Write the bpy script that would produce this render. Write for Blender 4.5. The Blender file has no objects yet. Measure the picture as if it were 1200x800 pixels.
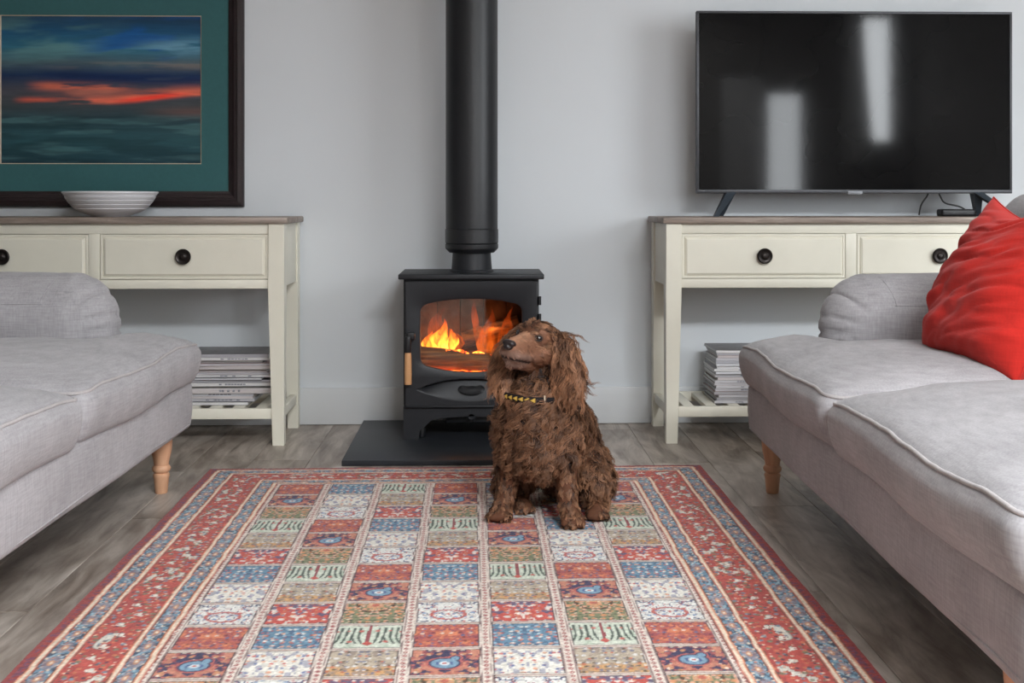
import bpy, bmesh, math, random
import numpy as np
from mathutils import Vector, Matrix

random.seed(7)
RNG = np.random.default_rng(11)
scene = bpy.context.scene
COL = scene.collection
PI = math.pi

# ------------------------------------------------------------------ camera
YAW = math.atan(35 / 1350)          # camera turned slightly to the right
CS, SN = math.cos(YAW), math.sin(YAW)
cam_d = bpy.data.cameras.new('camera')
cam_d.sensor_width = 36.0
cam_d.lens = 36.0 * 1350 / 1200
cam_d.shift_y = -163 / 1200
cam_d.clip_start = 0.05
cam = bpy.data.objects.new('camera', cam_d)
cam.location = (0, 0, 0.83)
cam.rotation_euler = (PI / 2, 0, -YAW)
COL.objects.link(cam)
scene.camera = cam

# ------------------------------------------------------------------ world, daylight, exposure
world = bpy.data.worlds.new('overcast_sky')
scene.world = world
world.use_nodes = True
bg = world.node_tree.nodes['Background']
bg.inputs[0].default_value = (0.80, 0.90, 1.0, 1)
bg.inputs[1].default_value = 1.5
scene.view_settings.view_transform = 'Standard'
scene.view_settings.look = 'None'
scene.view_settings.gamma = 1.0
scene.view_settings.use_curve_mapping = False
scene.view_settings.exposure = 0.17
scene.cycles.max_bounces = 8
scene.cycles.diffuse_bounces = 5
scene.cycles.transparent_max_bounces = 16
scene.cycles.sample_clamp_indirect = 6.0
scene.cycles.caustics_reflective = False
scene.cycles.caustics_refractive = False


def added_light(name, loc, rot, sx, sy, power, color):
    l = bpy.data.lights.new(name, 'AREA')
    l.shape = 'RECTANGLE'; l.size = sx; l.size_y = sy
    l.energy = power; l.color = color
    o = bpy.data.objects.new(name, l)
    o.location = loc; o.rotation_euler = rot
    COL.objects.link(o)
    return o

# room extents
XL, XR, YN, YF, ZC = -2.75, 4.10, -2.60, 4.325, 2.75
# added area lights standing for daylight, outside the invented door, windows and roof window
DAY = (0.93, 0.97, 1.0)
added_light('added_light_door', (2.70, YN - 0.25, 0.97), (PI / 2, 0, 0), 0.75, 1.85, 90, DAY)
added_light('added_light_tall', (3.76, YN - 0.25, 2.0), (PI / 2, 0, 0), 0.38, 1.25, 50, DAY)
added_light('added_light_side', (XR + 0.25, 0.75, 1.60), (PI / 2, 0, PI / 2), 2.4, 1.7, 130, DAY)
added_light('added_light_roof', (1.30, -1.30, ZC + 0.30), (0, 0, 0), 1.8, 1.4, 720, DAY)

# ------------------------------------------------------------------ small maths
def srgb(r, g, b):
    c = np.array([r, g, b], float) / 255.0
    c = np.where(c <= 0.04045, c / 12.92, ((c + 0.055) / 1.055) ** 2.4)
    return (float(c[0]), float(c[1]), float(c[2]), 1.0)

def hsh(i, j, k, seed):
    n = (i * 374761393 + j * 668265263 + k * 2147483647 + seed * 1274126177) & 0xFFFFFFFF
    n = ((n ^ (n >> 13)) * 1274126177) & 0xFFFFFFFF
    n = (n ^ (n >> 16)) & 0xFFFFFFFF
    n = (n * 2246822519) & 0xFFFFFFFF
    n = n ^ (n >> 15)
    return (n & 0xFFFFFF) / float(0xFFFFFF)

def vnoise(x, y, z=0.0, seed=0):
    x, y, z = np.broadcast_arrays(np.asarray(x, float), np.asarray(y, float), np.asarray(z, float))
    xi, yi, zi = np.floor(x).astype(np.int64), np.floor(y).astype(np.int64), np.floor(z).astype(np.int64)
    fx, fy, fz = x - xi, y - yi, z - zi
    fx, fy, fz = [f * f * (3 - 2 * f) for f in (fx, fy, fz)]
    r = 0
    for a in (0, 1):
        for b in (0, 1):
            for c in (0, 1):
                w = (fx if a else 1 - fx) * (fy if b else 1 - fy) * (fz if c else 1 - fz)
                r = r + w * hsh(xi + a, yi + b, zi + c, seed)
    return r

def fbm(x, y, z=0.0, seed=0, oct=4):
    r = 0; a = 0.5; f = 1.0
    for o in range(oct):
        r = r + a * vnoise(x * f, y * f, z * f, seed + o * 17); a *= 0.5; f *= 2.03
    return r / (1 - 0.5 ** oct)

def sstep(e0, e1, x):
    t = np.clip((np.asarray(x, float) - e0) / (e1 - e0), 0, 1)
    return t * t * (3 - 2 * t)

def cam_xy(u, d):
    """ground point at u right of and d ahead of the camera axis"""
    return (u * CS + d * SN, d * CS - u * SN)

# ------------------------------------------------------------------ objects
def set_props(o, label=None, cat=None, group=None, kind=None):
    if label: o['label'] = label
    if cat: o['category'] = cat
    if group: o['group'] = group
    if kind: o['kind'] = kind
    return o

def empty(name, loc=(0, 0, 0), rz=0.0, label=None, cat=None, group=None):
    o = bpy.data.objects.new(name, None)
    o.empty_display_size = 0.05
    o.location = loc; o.rotation_euler = (0, 0, rz)
    COL.objects.link(o)
    return set_props(o, label, cat, group)

def link_mesh(name, me, mat, parent=None, smooth=False):
    o = bpy.data.objects.new(name, me)
    COL.objects.link(o)
    if mat is not None:
        me.materials.append(mat)
    if parent is not None:
        o.parent = parent
    if smooth:
        me.polygons.foreach_set('use_smooth', [True] * len(me.polygons))
    return o

def mesh_np(name, V, F, mat, parent=None, smooth=True, fix=False):
    V = np.asarray(V, float)
    me = bpy.data.meshes.new(name)
    if isinstance(F, np.ndarray) and F.shape[1] == 4 and len(F) > 3000:
        n = len(F)
        me.vertices.add(len(V)); me.vertices.foreach_set('co', V.astype(np.float32).ravel())
        me.loops.add(n * 4); me.loops.foreach_set('vertex_index', F.astype(np.int32).ravel())
        me.polygons.add(n); me.polygons.foreach_set('loop_start', np.arange(0, n * 4, 4, dtype=np.int32))
        me.update(calc_edges=True)
    else:
        me.from_pydata([tuple(v) for v in V], [], [tuple(int(i) for i in f) for f in F])
    if fix:
        b = bmesh.new(); b.from_mesh(me)
        bmesh.ops.recalc_face_normals(b, faces=b.faces[:])
        b.to_mesh(me); b.free()
    me.update()
    return link_mesh(name, me, mat, parent, smooth)

def bm_obj(name, bm, mat, parent=None, smooth=False, auto=None):
    bmesh.ops.recalc_face_normals(bm, faces=bm.faces[:])
    me = bpy.data.meshes.new(name)
    bm.to_mesh(me); bm.free()
    o = link_mesh(name, me, mat, parent, smooth or auto is not None)
    if auto is not None:
        me.set_sharp_from_angle(angle=auto)
    return o

def add_box(bm, lo, hi, bev=0.0, seg=2):
    lo = Vector(lo); hi = Vector(hi)
    m = Matrix.Translation((lo + hi) / 2) @ Matrix.Diagonal((*(hi - lo), 1))
    r = bmesh.ops.create_cube(bm, size=1, matrix=m)
    if bev > 0:
        es = list({e for v in r['verts'] for e in v.link_edges})
        bmesh.ops.bevel(bm, geom=es, offset=bev, segments=seg, profile=0.5, affect='EDGES')

def box(name, lo, hi, mat, parent=None, bev=0.002, seg=2):
    bm = bmesh.new(); add_box(bm, lo, hi, bev, seg)
    return bm_obj(name, bm, mat, parent, auto=0.6)

def add_lathe(bm, prof, n=32, loc=(0, 0, 0), rot=None, sx=1.0, sy=1.0, cap=True):
    """prof: list of (r, z) bottom to top"""
    rot = rot or Matrix.Identity(3)
    rings = []
    for r, z in prof:
        ring = []
        for k in range(n):
            a = 2 * PI * k / n
            v = rot @ Vector((r * sx * math.cos(a), r * sy * math.sin(a), z)) + Vector(loc)
            ring.append(bm.verts.new(v))
        rings.append(ring)
    for a, b in zip(rings, rings[1:]):
        for k in range(n):
            bm.faces.new((a[k], a[(k + 1) % n], b[(k + 1) % n], b[k]))
    if cap:
        bm.faces.new(rings[0][::-1]); bm.faces.new(rings[-1])

def lathe(name, prof, mat, parent=None, n=32, loc=(0, 0, 0), rot=None, auto=0.7, **kw):
    bm = bmesh.new(); add_lathe(bm, prof, n, loc, rot, **kw)
    return bm_obj(name, bm, mat, parent, auto=auto)

def tube_np(P, rad, n=8, closed=False):
    P = np.asarray(P, float); m = len(P)
    rad = np.broadcast_to(np.asarray(rad, float), (m,))
    T = np.roll(P, -1, 0) - np.roll(P, 1, 0) if closed else np.gradient(P, axis=0)
    T /= np.linalg.norm(T, axis=1)[:, None] + 1e-12
    ref = np.array([0, 0, 1.0])
    N = np.cross(T, ref)
    bad = np.linalg.norm(N, axis=1) < 1e-3
    N[bad] = np.cross(T[bad], np.array([1.0, 0, 0]))
    N /= np.linalg.norm(N, axis=1)[:, None]
    for i in range(1, m):                      # keep the frame from flipping
        if np.dot(N[i], N[i - 1]) < 0: N[i] = -N[i]
    B = np.cross(T, N)
    V = []
    for k in range(n):
        a = 2 * PI * k / n
        V.append(P + rad[:, None] * (math.cos(a) * N + math.sin(a) * B))
    V = np.stack(V, 1).reshape(-1, 3)
    F = []
    for i in range(m if closed else m - 1):
        j = (i + 1) % m
        for k in range(n):
            F.append((i * n + k, i * n + (k + 1) % n, j * n + (k + 1) % n, j * n + k))
    if not closed:
        F.append(tuple(range(n))[::-1]); F.append(tuple((m - 1) * n + k for k in range(n)))
    return V, F

def tube(name, P, rad, mat, parent=None, n=8, closed=False):
    V, F = tube_np(P, rad, n, closed)
    return mesh_np(name, V, F, mat, parent, True, fix=True)

_cube_cache = {}
def cube_grid(n):
    if n not in _cube_cache:
        bm = bmesh.new(); bmesh.ops.create_cube(bm, size=2)
        bmesh.ops.subdivide_edges(bm, edges=bm.edges[:], cuts=n, use_grid_fill=True)
        bm.verts.index_update()
        V = np.array([v.co[:] for v in bm.verts]); F = [[v.index for v in f.verts] for f in bm.faces]
        bm.free(); _cube_cache[n] = (V, np.array(F))
    V, F = _cube_cache[n]
    return V.copy(), F.copy()

def rounded(half, r, n=20):
    """rounded box around the origin, verts crowded toward its edges"""
    V, F = cube_grid(n)
    half = np.array(half, float); r = np.minimum(np.broadcast_to(np.array(r, float), (3,)), half * 0.999)
    p = np.sin(V * PI / 2) * half
    inner = half - r
    q = np.clip(p, -inner, inner)
    dd = (p - q) / r
    L = np.linalg.norm(dd, axis=1)
    dd = dd / np.maximum(L, 1e-9)[:, None]
    return q + dd * r, F, V

# ------------------------------------------------------------------ materials
def new_mat(name):
    m = bpy.data.materials.new(name); m.use_nodes = True
    nt = m.node_tree
    return m, nt, nt.nodes['Principled BSDF']

def nd(nt, t, **kw):
    n = nt.nodes.new(t)
    for k, v in kw.items():
        if k.startswith('i_'):
            key = k[2:]; key = int(key) if key.isdigit() else key.replace('_', ' ')
            n.inputs[key].default_value = v
        else:
            setattr(n, k, v)
    return n

def ramp(nt, stops, fac=None, interp='LINEAR'):
    r = nt.nodes.new('ShaderNodeValToRGB'); cr = r.color_ramp; cr.interpolation = interp
    while len(cr.elements) < len(stops): cr.elements.new(0.5)
    for e, (p, c) in zip(cr.elements, stops): e.position = p; e.color = c
    if fac is not None: nt.links.new(fac, r.inputs[0])
    return r

def coords(nt, scale=(1, 1, 1), kind='Object', rnd=False):
    tc = nt.nodes.new('ShaderNodeTexCoord'); mp = nt.nodes.new('ShaderNodeMapping')
    nt.links.new(tc.outputs[kind], mp.inputs[0]); mp.inputs['Scale'].default_value = scale
    if rnd:
        oi = nt.nodes.new('ShaderNodeObjectInfo'); mu = nt.nodes.new('ShaderNodeVectorMath'); mu.operation = 'SCALE'
        mu.inputs[0].default_value = (37.1, 91.7, 53.3)
        nt.links.new(oi.outputs['Random'], mu.inputs['Scale']); nt.links.new(mu.outputs[0], mp.inputs['Location'])
    return mp.outputs[0]

def bump(nt, bsdf, height, strength=0.2, dist=0.002):
    b = nt.nodes.new('ShaderNodeBump'); b.inputs['Strength'].default_value = strength; b.inputs['Distance'].default_value = dist
    nt.links.new(height, b.inputs['Height']); nt.links.new(b.outputs[0], bsdf.inputs['Normal'])
    return b

def mat_plain(name, col, rough=0.5, metal=0.0, var=0.06, scale=8.0, bmp=0.0, bscale=200, spec=0.5, coat=0.0):
    m, nt, b = new_mat(name)
    c = coords(nt)
    n = nd(nt, 'ShaderNodeTexNoise', i_Scale=scale, i_Detail=4.0); nt.links.new(c, n.inputs['Vector'])
    lo = tuple(x * (1 - var) for x in col[:3]) + (1,); hi = tuple(min(1, x * (1 + var)) for x in col[:3]) + (1,)
    r = ramp(nt, [(0.3, lo), (0.7, hi)], n.outputs[0])
    nt.links.new(r.outputs[0], b.inputs['Base Color'])
    b.inputs['Roughness'].default_value = rough; b.inputs['Metallic'].default_value = metal
    b.inputs['Specular IOR Level'].default_value = spec; b.inputs['Coat Weight'].default_value = coat
    if bmp > 0:
        n2 = nd(nt, 'ShaderNodeTexNoise', i_Scale=bscale, i_Detail=3.0); nt.links.new(c, n2.inputs['Vector'])
        bump(nt, b, n2.outputs[0], bmp, 0.001)
    return m

def mat_fabric(name, col, dark=0.82, light=1.12, sheen=0.25):
    """plain-weave linen: slubs along two directions"""
    m, nt, b = new_mat(name)
    c1 = coords(nt, (260, 260, 22)); c2 = coords(nt, (22, 22, 260)); c3 = coords(nt, (6, 6, 6))
    n1 = nd(nt, 'ShaderNodeTexNoise', i_Scale=1.0, i_Detail=3.0); nt.links.new(c1, n1.inputs[0])
    n2 = nd(nt, 'ShaderNodeTexNoise', i_Scale=1.0, i_Detail=3.0); nt.links.new(c2, n2.inputs[0])
    n3 = nd(nt, 'ShaderNodeTexNoise', i_Scale=1.0, i_Detail=4.0); nt.links.new(c3, n3.inputs[0])
    ad = nd(nt, 'ShaderNodeMath', operation='ADD'); nt.links.new(n1.outputs[0], ad.inputs[0]); nt.links.new(n2.outputs[0], ad.inputs[1])
    hf = nd(nt, 'ShaderNodeMath', operation='MULTIPLY', i_1=0.5); nt.links.new(ad.outputs[0], hf.inputs[0])
    mx = nd(nt, 'ShaderNodeMath', operation='MULTIPLY_ADD', i_1=0.35); nt.links.new(n3.outputs[0], mx.inputs[0])
    sc = nd(nt, 'ShaderNodeMath', operation='MULTIPLY', i_1=0.65); nt.links.new(hf.outputs[0], sc.inputs[0]); nt.links.new(sc.outputs[0], mx.inputs[2])
    r = ramp(nt, [(0.34, tuple(x * dark for x in col[:3]) + (1,)), (0.66, tuple(min(1, x * light) for x in col[:3]) + (1,))], mx.outputs[0])
    nt.links.new(r.outputs[0], b.inputs['Base Color'])
    b.inputs['Roughness'].default_value = 0.92; b.inputs['Specular IOR Level'].default_value = 0.15
    b.inputs['Sheen Weight'].default_value = sheen; b.inputs['Sheen Roughness'].default_value = 0.5
    bump(nt, b, hf.outputs[0], 0.35, 0.0015)
    return m

def mat_wood(name, stops, scale=(3, 40, 40), rough=0.55, rnd=True, bmp=0.15):
    m, nt, b = new_mat(name)
    c = coords(nt, scale, rnd=rnd)
    n = nd(nt, 'ShaderNodeTexNoise', i_Scale=1.0, i_Detail=6.0, i_Roughness=0.6, i_Distortion=0.6); nt.links.new(c, n.inputs[0])
    r = ramp(nt, stops, n.outputs[0]); nt.links.new(r.outputs[0], b.inputs['Base Color'])
    b.inputs['Roughness'].default_value = rough
    bump(nt, b, n.outputs[0], bmp, 0.001)
    return m

def mat_attr(name, rough=0.9, attr='Col', sheen=0.0, bscale=600, bstr=0.4, spec=0.2):
    m, nt, b = new_mat(name)
    a = nd(nt, 'ShaderNodeAttribute', attribute_name=attr)
    nt.links.new(a.outputs['Color'], b.inputs['Base Color'])
    b.inputs['Roughness'].default_value = rough; b.inputs['Specular IOR Level'].default_value = spec
    b.inputs['Sheen Weight'].default_value = sheen
    if bstr > 0:
        n = nd(nt, 'ShaderNodeTexNoise', i_Scale=bscale, i_Detail=2.0); nt.links.new(coords(nt), n.inputs[0])
        bump(nt, b, n.outputs[0], bstr, 0.002)
    return m

def point_color(me, C):
    a = me.color_attributes.new('Col', 'FLOAT_COLOR', 'POINT')
    C4 = np.ones((len(C), 4), np.float32); C4[:, :3] = C
    a.data.foreach_set('color', C4.ravel())

M = {}
M['wall'] = mat_plain('wall_paint', srgb(215, 219, 223), 0.75, var=0.012, scale=2.5, bmp=0.05, bscale=260, spec=0.3)
M['wall2'] = mat_plain('taupe_wall_paint', srgb(100, 96, 92), 0.8, var=0.012, scale=2.5)
M['ceil'] = mat_plain('ceiling_paint', srgb(236, 236, 234), 0.9, var=0.01)
M['skirt'] = mat_plain('skirting_gloss', srgb(212, 214, 216), 0.45, var=0.01)
M['cream'] = mat_plain('cream_furniture_paint', srgb(226, 222, 207), 0.42, var=0.02, scale=14, bmp=0.03, bscale=90)
M['upvc'] = mat_plain('added_window_frame_white', srgb(235, 236, 238), 0.4, var=0.01)
M['toptop'] = mat_wood('grey_limed_oak', [(0.25, srgb(96, 84, 76)), (0.5, srgb(140, 126, 116)), (0.75, srgb(172, 158, 148))], (4, 60, 60), 0.5, rnd=False)
M['linen'] = mat_fabric('grey_linen', srgb(168, 165, 168), 0.72, 1.18, 0.15)
M['pipe'] = mat_fabric('grey_linen_piping', srgb(178, 172, 172), 0.8, 1.12, 0.15)
M['redlinen'] = mat_fabric('coral_red_linen', srgb(194, 44, 37), 0.82, 1.1, 0.1)
M['legwood'] = mat_wood('pale_turned_beech', [(0.25, srgb(190, 140, 108)), (0.6, srgb(212, 164, 130)), (0.85, srgb(222, 178, 146))], (30, 30, 6), 0.45, bmp=0.04)
M['iron'] = mat_plain('matt_black_stove_paint', srgb(33, 34, 38), 0.48, var=0.05, scale=30, bmp=0.08, bscale=900, spec=0.4)
M['flue'] = mat_plain('black_flue_enamel', srgb(31, 32, 35), 0.42, var=0.03, scale=20, spec=0.45)
M['slate'] = mat_plain('honed_slate', srgb(40, 43, 48), 0.42, var=0.12, scale=6, bmp=0.05, bscale=120)
M['knob'] = mat_plain('dark_bronze', srgb(46, 40, 38), 0.35, 0.6, var=0.2, scale=60)
M['black'] = mat_plain('black_plastic', srgb(22, 23, 26), 0.4, var=0.05)
M['tvbez'] = mat_plain('gunmetal_bezel', srgb(66, 67, 71), 0.4, 0.4, var=0.03)
M['tvfoot'] = mat_plain('slate_blue_plastic', srgb(52, 60, 68), 0.4, var=0.05)
M['chrome'] = mat_plain('silver_badge', srgb(120, 122, 126), 0.45, 0.5)
M['frame'] = mat_plain('dark_mahogany_frame', srgb(38, 27, 29), 0.32, var=0.2, scale=25, coat=0.2)
M['mount'] = mat_plain('teal_mount_board', srgb(50, 96, 98), 0.85, var=0.04, scale=80, bmp=0.05)
M['fillet'] = mat_plain('pale_bevel_cut', srgb(190, 172, 148), 0.6)
M['china'] = mat_plain('white_stoneware', srgb(222, 222, 226), 0.3, var=0.02, coat=0.2)
M['handle'] = mat_wood('handle_ash', [(0.3, srgb(200, 146, 98)), (0.7, srgb(222, 174, 128))], (20, 20, 5), 0.45, rnd=False, bmp=0.03)
M['cord'] = mat_plain('black_cable_rubber', srgb(16, 16, 18), 0.5)
M['fringe'] = mat_plain('cream_cotton_fringe', srgb(206, 194, 172), 0.95, var=0.1, scale=60)
M['added_curtain'] = mat_fabric('added_curtain_cotton', srgb(170, 168, 166))

def mat_screen():
    m, nt, b = new_mat('television_glass')
    n = nd(nt, 'ShaderNodeTexNoise', i_Scale=3.0); nt.links.new(coords(nt), n.inputs[0])
    r = ramp(nt, [(0.3, (0.004, 0.004, 0.0045, 1)), (0.7, (0.006, 0.006, 0.0065, 1))], n.outputs[0])
    nt.links.new(r.outputs[0], b.inputs['Base Color'])
    b.inputs['Roughness'].default_value = 0.06; b.inputs['Specular IOR Level'].default_value = 0.19
    return m
M['screen'] = mat_screen()

def mat_pane(name, tint=(1, 1, 1, 1), gloss=0.06, rough=0.02):
    m = bpy.data.materials.new(name); m.use_nodes = True; nt = m.node_tree; nt.nodes.clear()
    o = nd(nt, 'ShaderNodeOutputMaterial'); t = nd(nt, 'ShaderNodeBsdfTransparent'); g = nd(nt, 'ShaderNodeBsdfGlossy'); x = nd(nt, 'ShaderNodeMixShader')
    n = nd(nt, 'ShaderNodeTexNoise', i_Scale=2.0); nt.links.new(coords(nt), n.inputs[0])
    r = ramp(nt, [(0.0, tint), (1.0, tuple(c * 0.97 for c in tint[:3]) + (1,))], n.outputs[0]); nt.links.new(r.outputs[0], t.inputs[0])
    g.inputs['Roughness'].default_value = rough
    x.inputs[0].default_value = gloss
    nt.links.new(t.outputs[0], x.inputs[1]); nt.links.new(g.outputs[0], x.inputs[2]); nt.links.new(x.outputs[0], o.inputs[0])
    return m
M['pane'] = mat_pane('added_window_glass')
M['stoveglass'] = mat_pane('stove_glass', (0.97, 0.93, 0.88, 1), 0.03, 0.03)

def mat_floor():
    m, nt, b = new_mat('grey_brown_oak_plank')
    c = coords(nt, (20, 3.2, 20), rnd=True); c2 = coords(nt, (7, 2.2, 7), rnd=True)
    n = nd(nt, 'ShaderNodeTexNoise', i_Scale=1.0, i_Detail=7.0, i_Roughness=0.65, i_Distortion=0.8); nt.links.new(c, n.inputs[0])
    n2 = nd(nt, 'ShaderNodeTexNoise', i_Scale=1.0, i_Detail=4.0, i_Distortion=1.5); nt.links.new(c2, n2.inputs[0])
    r = ramp(nt, [(0.28, srgb(124, 113, 104)), (0.5, srgb(180, 170, 160)), (0.74, srgb(214, 205, 196))], n.outputs[0])
    r2 = ramp(nt, [(0.32, (0.48, 0.43, 0.39, 1)), (0.58, (1, 1, 1, 1))], n2.outputs[0])
    mx = nd(nt, 'ShaderNodeMix', data_type='RGBA', blend_type='MULTIPLY'); mx.inputs[0].default_value = 0.9
    nt.links.new(r.outputs[0], mx.inputs[6]); nt.links.new(r2.outputs[0], mx.inputs[7])
    oi = nd(nt, 'ShaderNodeObjectInfo'); r3 = ramp(nt, [(0, (0.78, 0.76, 0.75, 1)), (1, (1.0, 1.0, 1.0, 1))], oi.outputs['Random'])
    mx2 = nd(nt, 'ShaderNodeMix', data_type='RGBA', blend_type='MULTIPLY'); mx2.inputs[0].default_value = 1.0
    nt.links.new(mx.outputs[2], mx2.inputs[6]); nt.links.new(r3.outputs[0], mx2.inputs[7])
    nt.links.new(mx2.outputs[2], b.inputs['Base Color'])
    b.inputs['Roughness'].default_value = 0.40; b.inputs['Specular IOR Level'].default_value = 0.5
    bump(nt, b, n.outputs[0], 0.25, 0.0012)
    return m
M['plank'] = mat_floor()
M['joint'] = mat_plain('dark_floor_joint', srgb(38, 34, 31), 0.8)

# ------------------------------------------------------------------ the room
def struct(o, label=None):
    o['kind'] = 'structure'
    if label: o['label'] = label
    return o

T = 0.15
floor = struct(box('floor', (XL - T, YN - T, -0.12), (XR + T, YF + T, -0.006), M['joint'], bev=0), 'grey brown wood plank floor')

def planks():
    w, L, gap = 0.183, 1.22, 0.0011
    cache = {}
    x = XL; k = 0
    while x < XR - 0.01:
        x1 = min(x + w, XR)
        y = YN - (k * 0.437 % 1.0) * L
        while y < YF:
            a, b_ = max(y, YN), min(y + L, YF)
            if b_ - a > 0.02:
                key = (round(x1 - x, 4), round(b_ - a, 4))
                if key not in cache:
                    bm = bmesh.new(); add_box(bm, (gap / 2, gap / 2, -0.006), (x1 - x - gap / 2, b_ - a - gap / 2, 0.0), 0.0012, 1)
                    bmesh.ops.recalc_face_normals(bm, faces=bm.faces[:])
                    me = bpy.data.meshes.new('plank'); bm.to_mesh(me); bm.free(); me.materials.append(M['plank']); cache[key] = me
                o = bpy.data.objects.new('plank', cache[key]); COL.objects.link(o); o.parent = floor; o.location = (x, a, 0)
            y += L
        x += w; k += 1
planks()

struct(box('wall_far', (XL - T, YF, -0.1), (XR + T, YF + T, ZC + 0.1), M['wall'], bev=0), 'pale grey painted wall behind the stove')
struct(box('wall_left', (XL - T, YN - T, -0.1), (XL, YF, ZC + 0.1), M['wall2'], bev=0))

def wall_open(name, lo, hi, axis, holes):
    """wall slab with rectangular openings; axis = index of the running direction; holes = (a0, a1, z0, z1)"""
    bm = bmesh.new()
    cuts = sorted({lo[axis], hi[axis], *[h[0] for h in holes], *[h[1] for h in holes]})
    for a0, a1 in zip(cuts, cuts[1:]):
        hs = [h for h in holes if h[0] <= a0 + 1e-6 and h[1] >= a1 - 1e-6]
        zs = [(lo[2], hi[2])]
        if hs: zs = [(lo[2], hs[0][2]), (hs[0][3], hi[2])]
        for z0, z1 in zs:
            if z1 - z0 < 1e-4: continue
            l, h = list(lo), list(hi); l[axis], h[axis] = a0, a1; l[2], h[2] = z0, z1
            add_box(bm, l, h)
    return struct(bm_obj(name, bm, M['wall2']))

wall_open('wall_near', (XL - T, YN - T, -0.1), (XR + T, YN, ZC + 0.1), 0, [(2.30, 3.10, 0.0, 1.92), (3.55, 3.97, 1.36, 2.65)])  # openings for the added door and tall window
wall_open('wall_right', (XR, YN, -0.1), (XR + T, YF, ZC + 0.1), 1, [(-0.45, 1.95, 0.75, 2.45)])  # opening for the invented side window
# ceiling with an opening for the invented roof window
bm = bmesh.new()
rx0, rx1, ry0, ry1 = 0.40, 2.20, -2.00, -0.60
add_box(bm, (XL - T, YN - T, ZC), (rx0, YF + T, ZC + 0.15)); add_box(bm, (rx1, YN - T, ZC), (XR + T, YF + T, ZC + 0.15))
add_box(bm, (rx0, YN - T, ZC), (rx1, ry0, ZC + 0.15)); add_box(bm, (rx0, ry1, ZC), (rx1, YF + T, ZC + 0.15))
struct(bm_obj('ceiling', bm, M['ceil']))

def glazed(name, lo, hi, flat, bars, label):
    """frame + pane filling an opening; flat = thin axis, bars = number of panes along the run"""
    run = 1 - flat if flat < 2 else 0
    up = 2 if flat < 2 else 1
    lo, hi = list(lo), list(hi)
    fw = 0.06
    root = empty(name, ((lo[0] + hi[0]) / 2, (lo[1] + hi[1]) / 2, lo[2]), 0, label); root['kind'] = 'structure'
    off = np.array(root.location)
    bm = bmesh.new()
    def seg(a0, a1, z0, z1):
        l, h = lo[:], hi[:]; l[run], h[run], l[up], h[up] = a0, a1, z0, z1
        add_box(bm, np.array(l) - off, np.array(h) - off, 0.004, 1)
    seg(lo[run], lo[run] + fw, lo[up], hi[up]); seg(hi[run] - fw, hi[run], lo[up], hi[up])
    seg(lo[run] + fw, hi[run] - fw, lo[up], lo[up] + fw); seg(lo[run] + fw, hi[run] - fw, hi[up] - fw, hi[up])
    st = (hi[run] - lo[run]) / bars
    for k in range(1, bars): seg(lo[run] + st * k - fw / 2, lo[run] + st * k + fw / 2, lo[up] + fw, hi[up] - fw)
    bm_obj('added_window_frame', bm, M['upvc'], root)
    mid = (lo[flat] + hi[flat]) / 2
    for k in range(bars):
        l, h = lo[:], hi[:]
        l[run] = lo[run] + st * k + fw / 2 + 0.005; h[run] = lo[run] + st * (k + 1) - fw / 2 - 0.005
        l[up] += fw * 0.8; h[up] -= fw * 0.8; l[flat], h[flat] = mid - 0.003, mid + 0.003
        box('pane', np.array(l) - off, np.array(h) - off, M['pane'], root, bev=0)
    return root
glazed('added_door_1', (2.30, YN - 0.11, 0.0), (3.10, YN - 0.05, 1.92), 1, 2, 'added white glazed door in the near wall, for the television reflection')  # unseen, added for daylight and its reflection in the television
glazed('added_window_1', (3.55, YN - 0.11, 1.36), (3.97, YN - 0.05, 2.65), 1, 1, 'added tall narrow window in the near wall, for the television reflection')  # unseen, added to give the bright strip reflected in the television
glazed('added_window_2', (XR + 0.05, -0.45, 0.75), (XR + 0.11, 1.95, 2.45), 0, 3, 'invented white three pane window in the right wall, for side daylight')  # unseen and invented, lets light in from the right
glazed('added_window_3', (rx0, ry0, ZC + 0.05), (rx1, ry1, ZC + 0.11), 2, 2, 'invented white framed roof window in the ceiling, for daylight from above')  # unseen and invented, placed so light falls from high behind the camera

def skirting(name, lo, hi):
    bm = bmesh.new(); add_box(bm, lo, hi, 0.004, 2)
    return struct(bm_obj(name, bm, M['skirt'], auto=0.6))
skirting('baseboard_far', (XL, YF - 0.016, 0.001), (XR, YF, 0.138))
skirting('baseboard_left', (XL, YN, 0.001), (XL + 0.016, YF - 0.016, 0.138))
skirting('baseboard_right', (XR - 0.016, YN, 0.001), (XR, YF - 0.016, 0.138))

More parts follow.
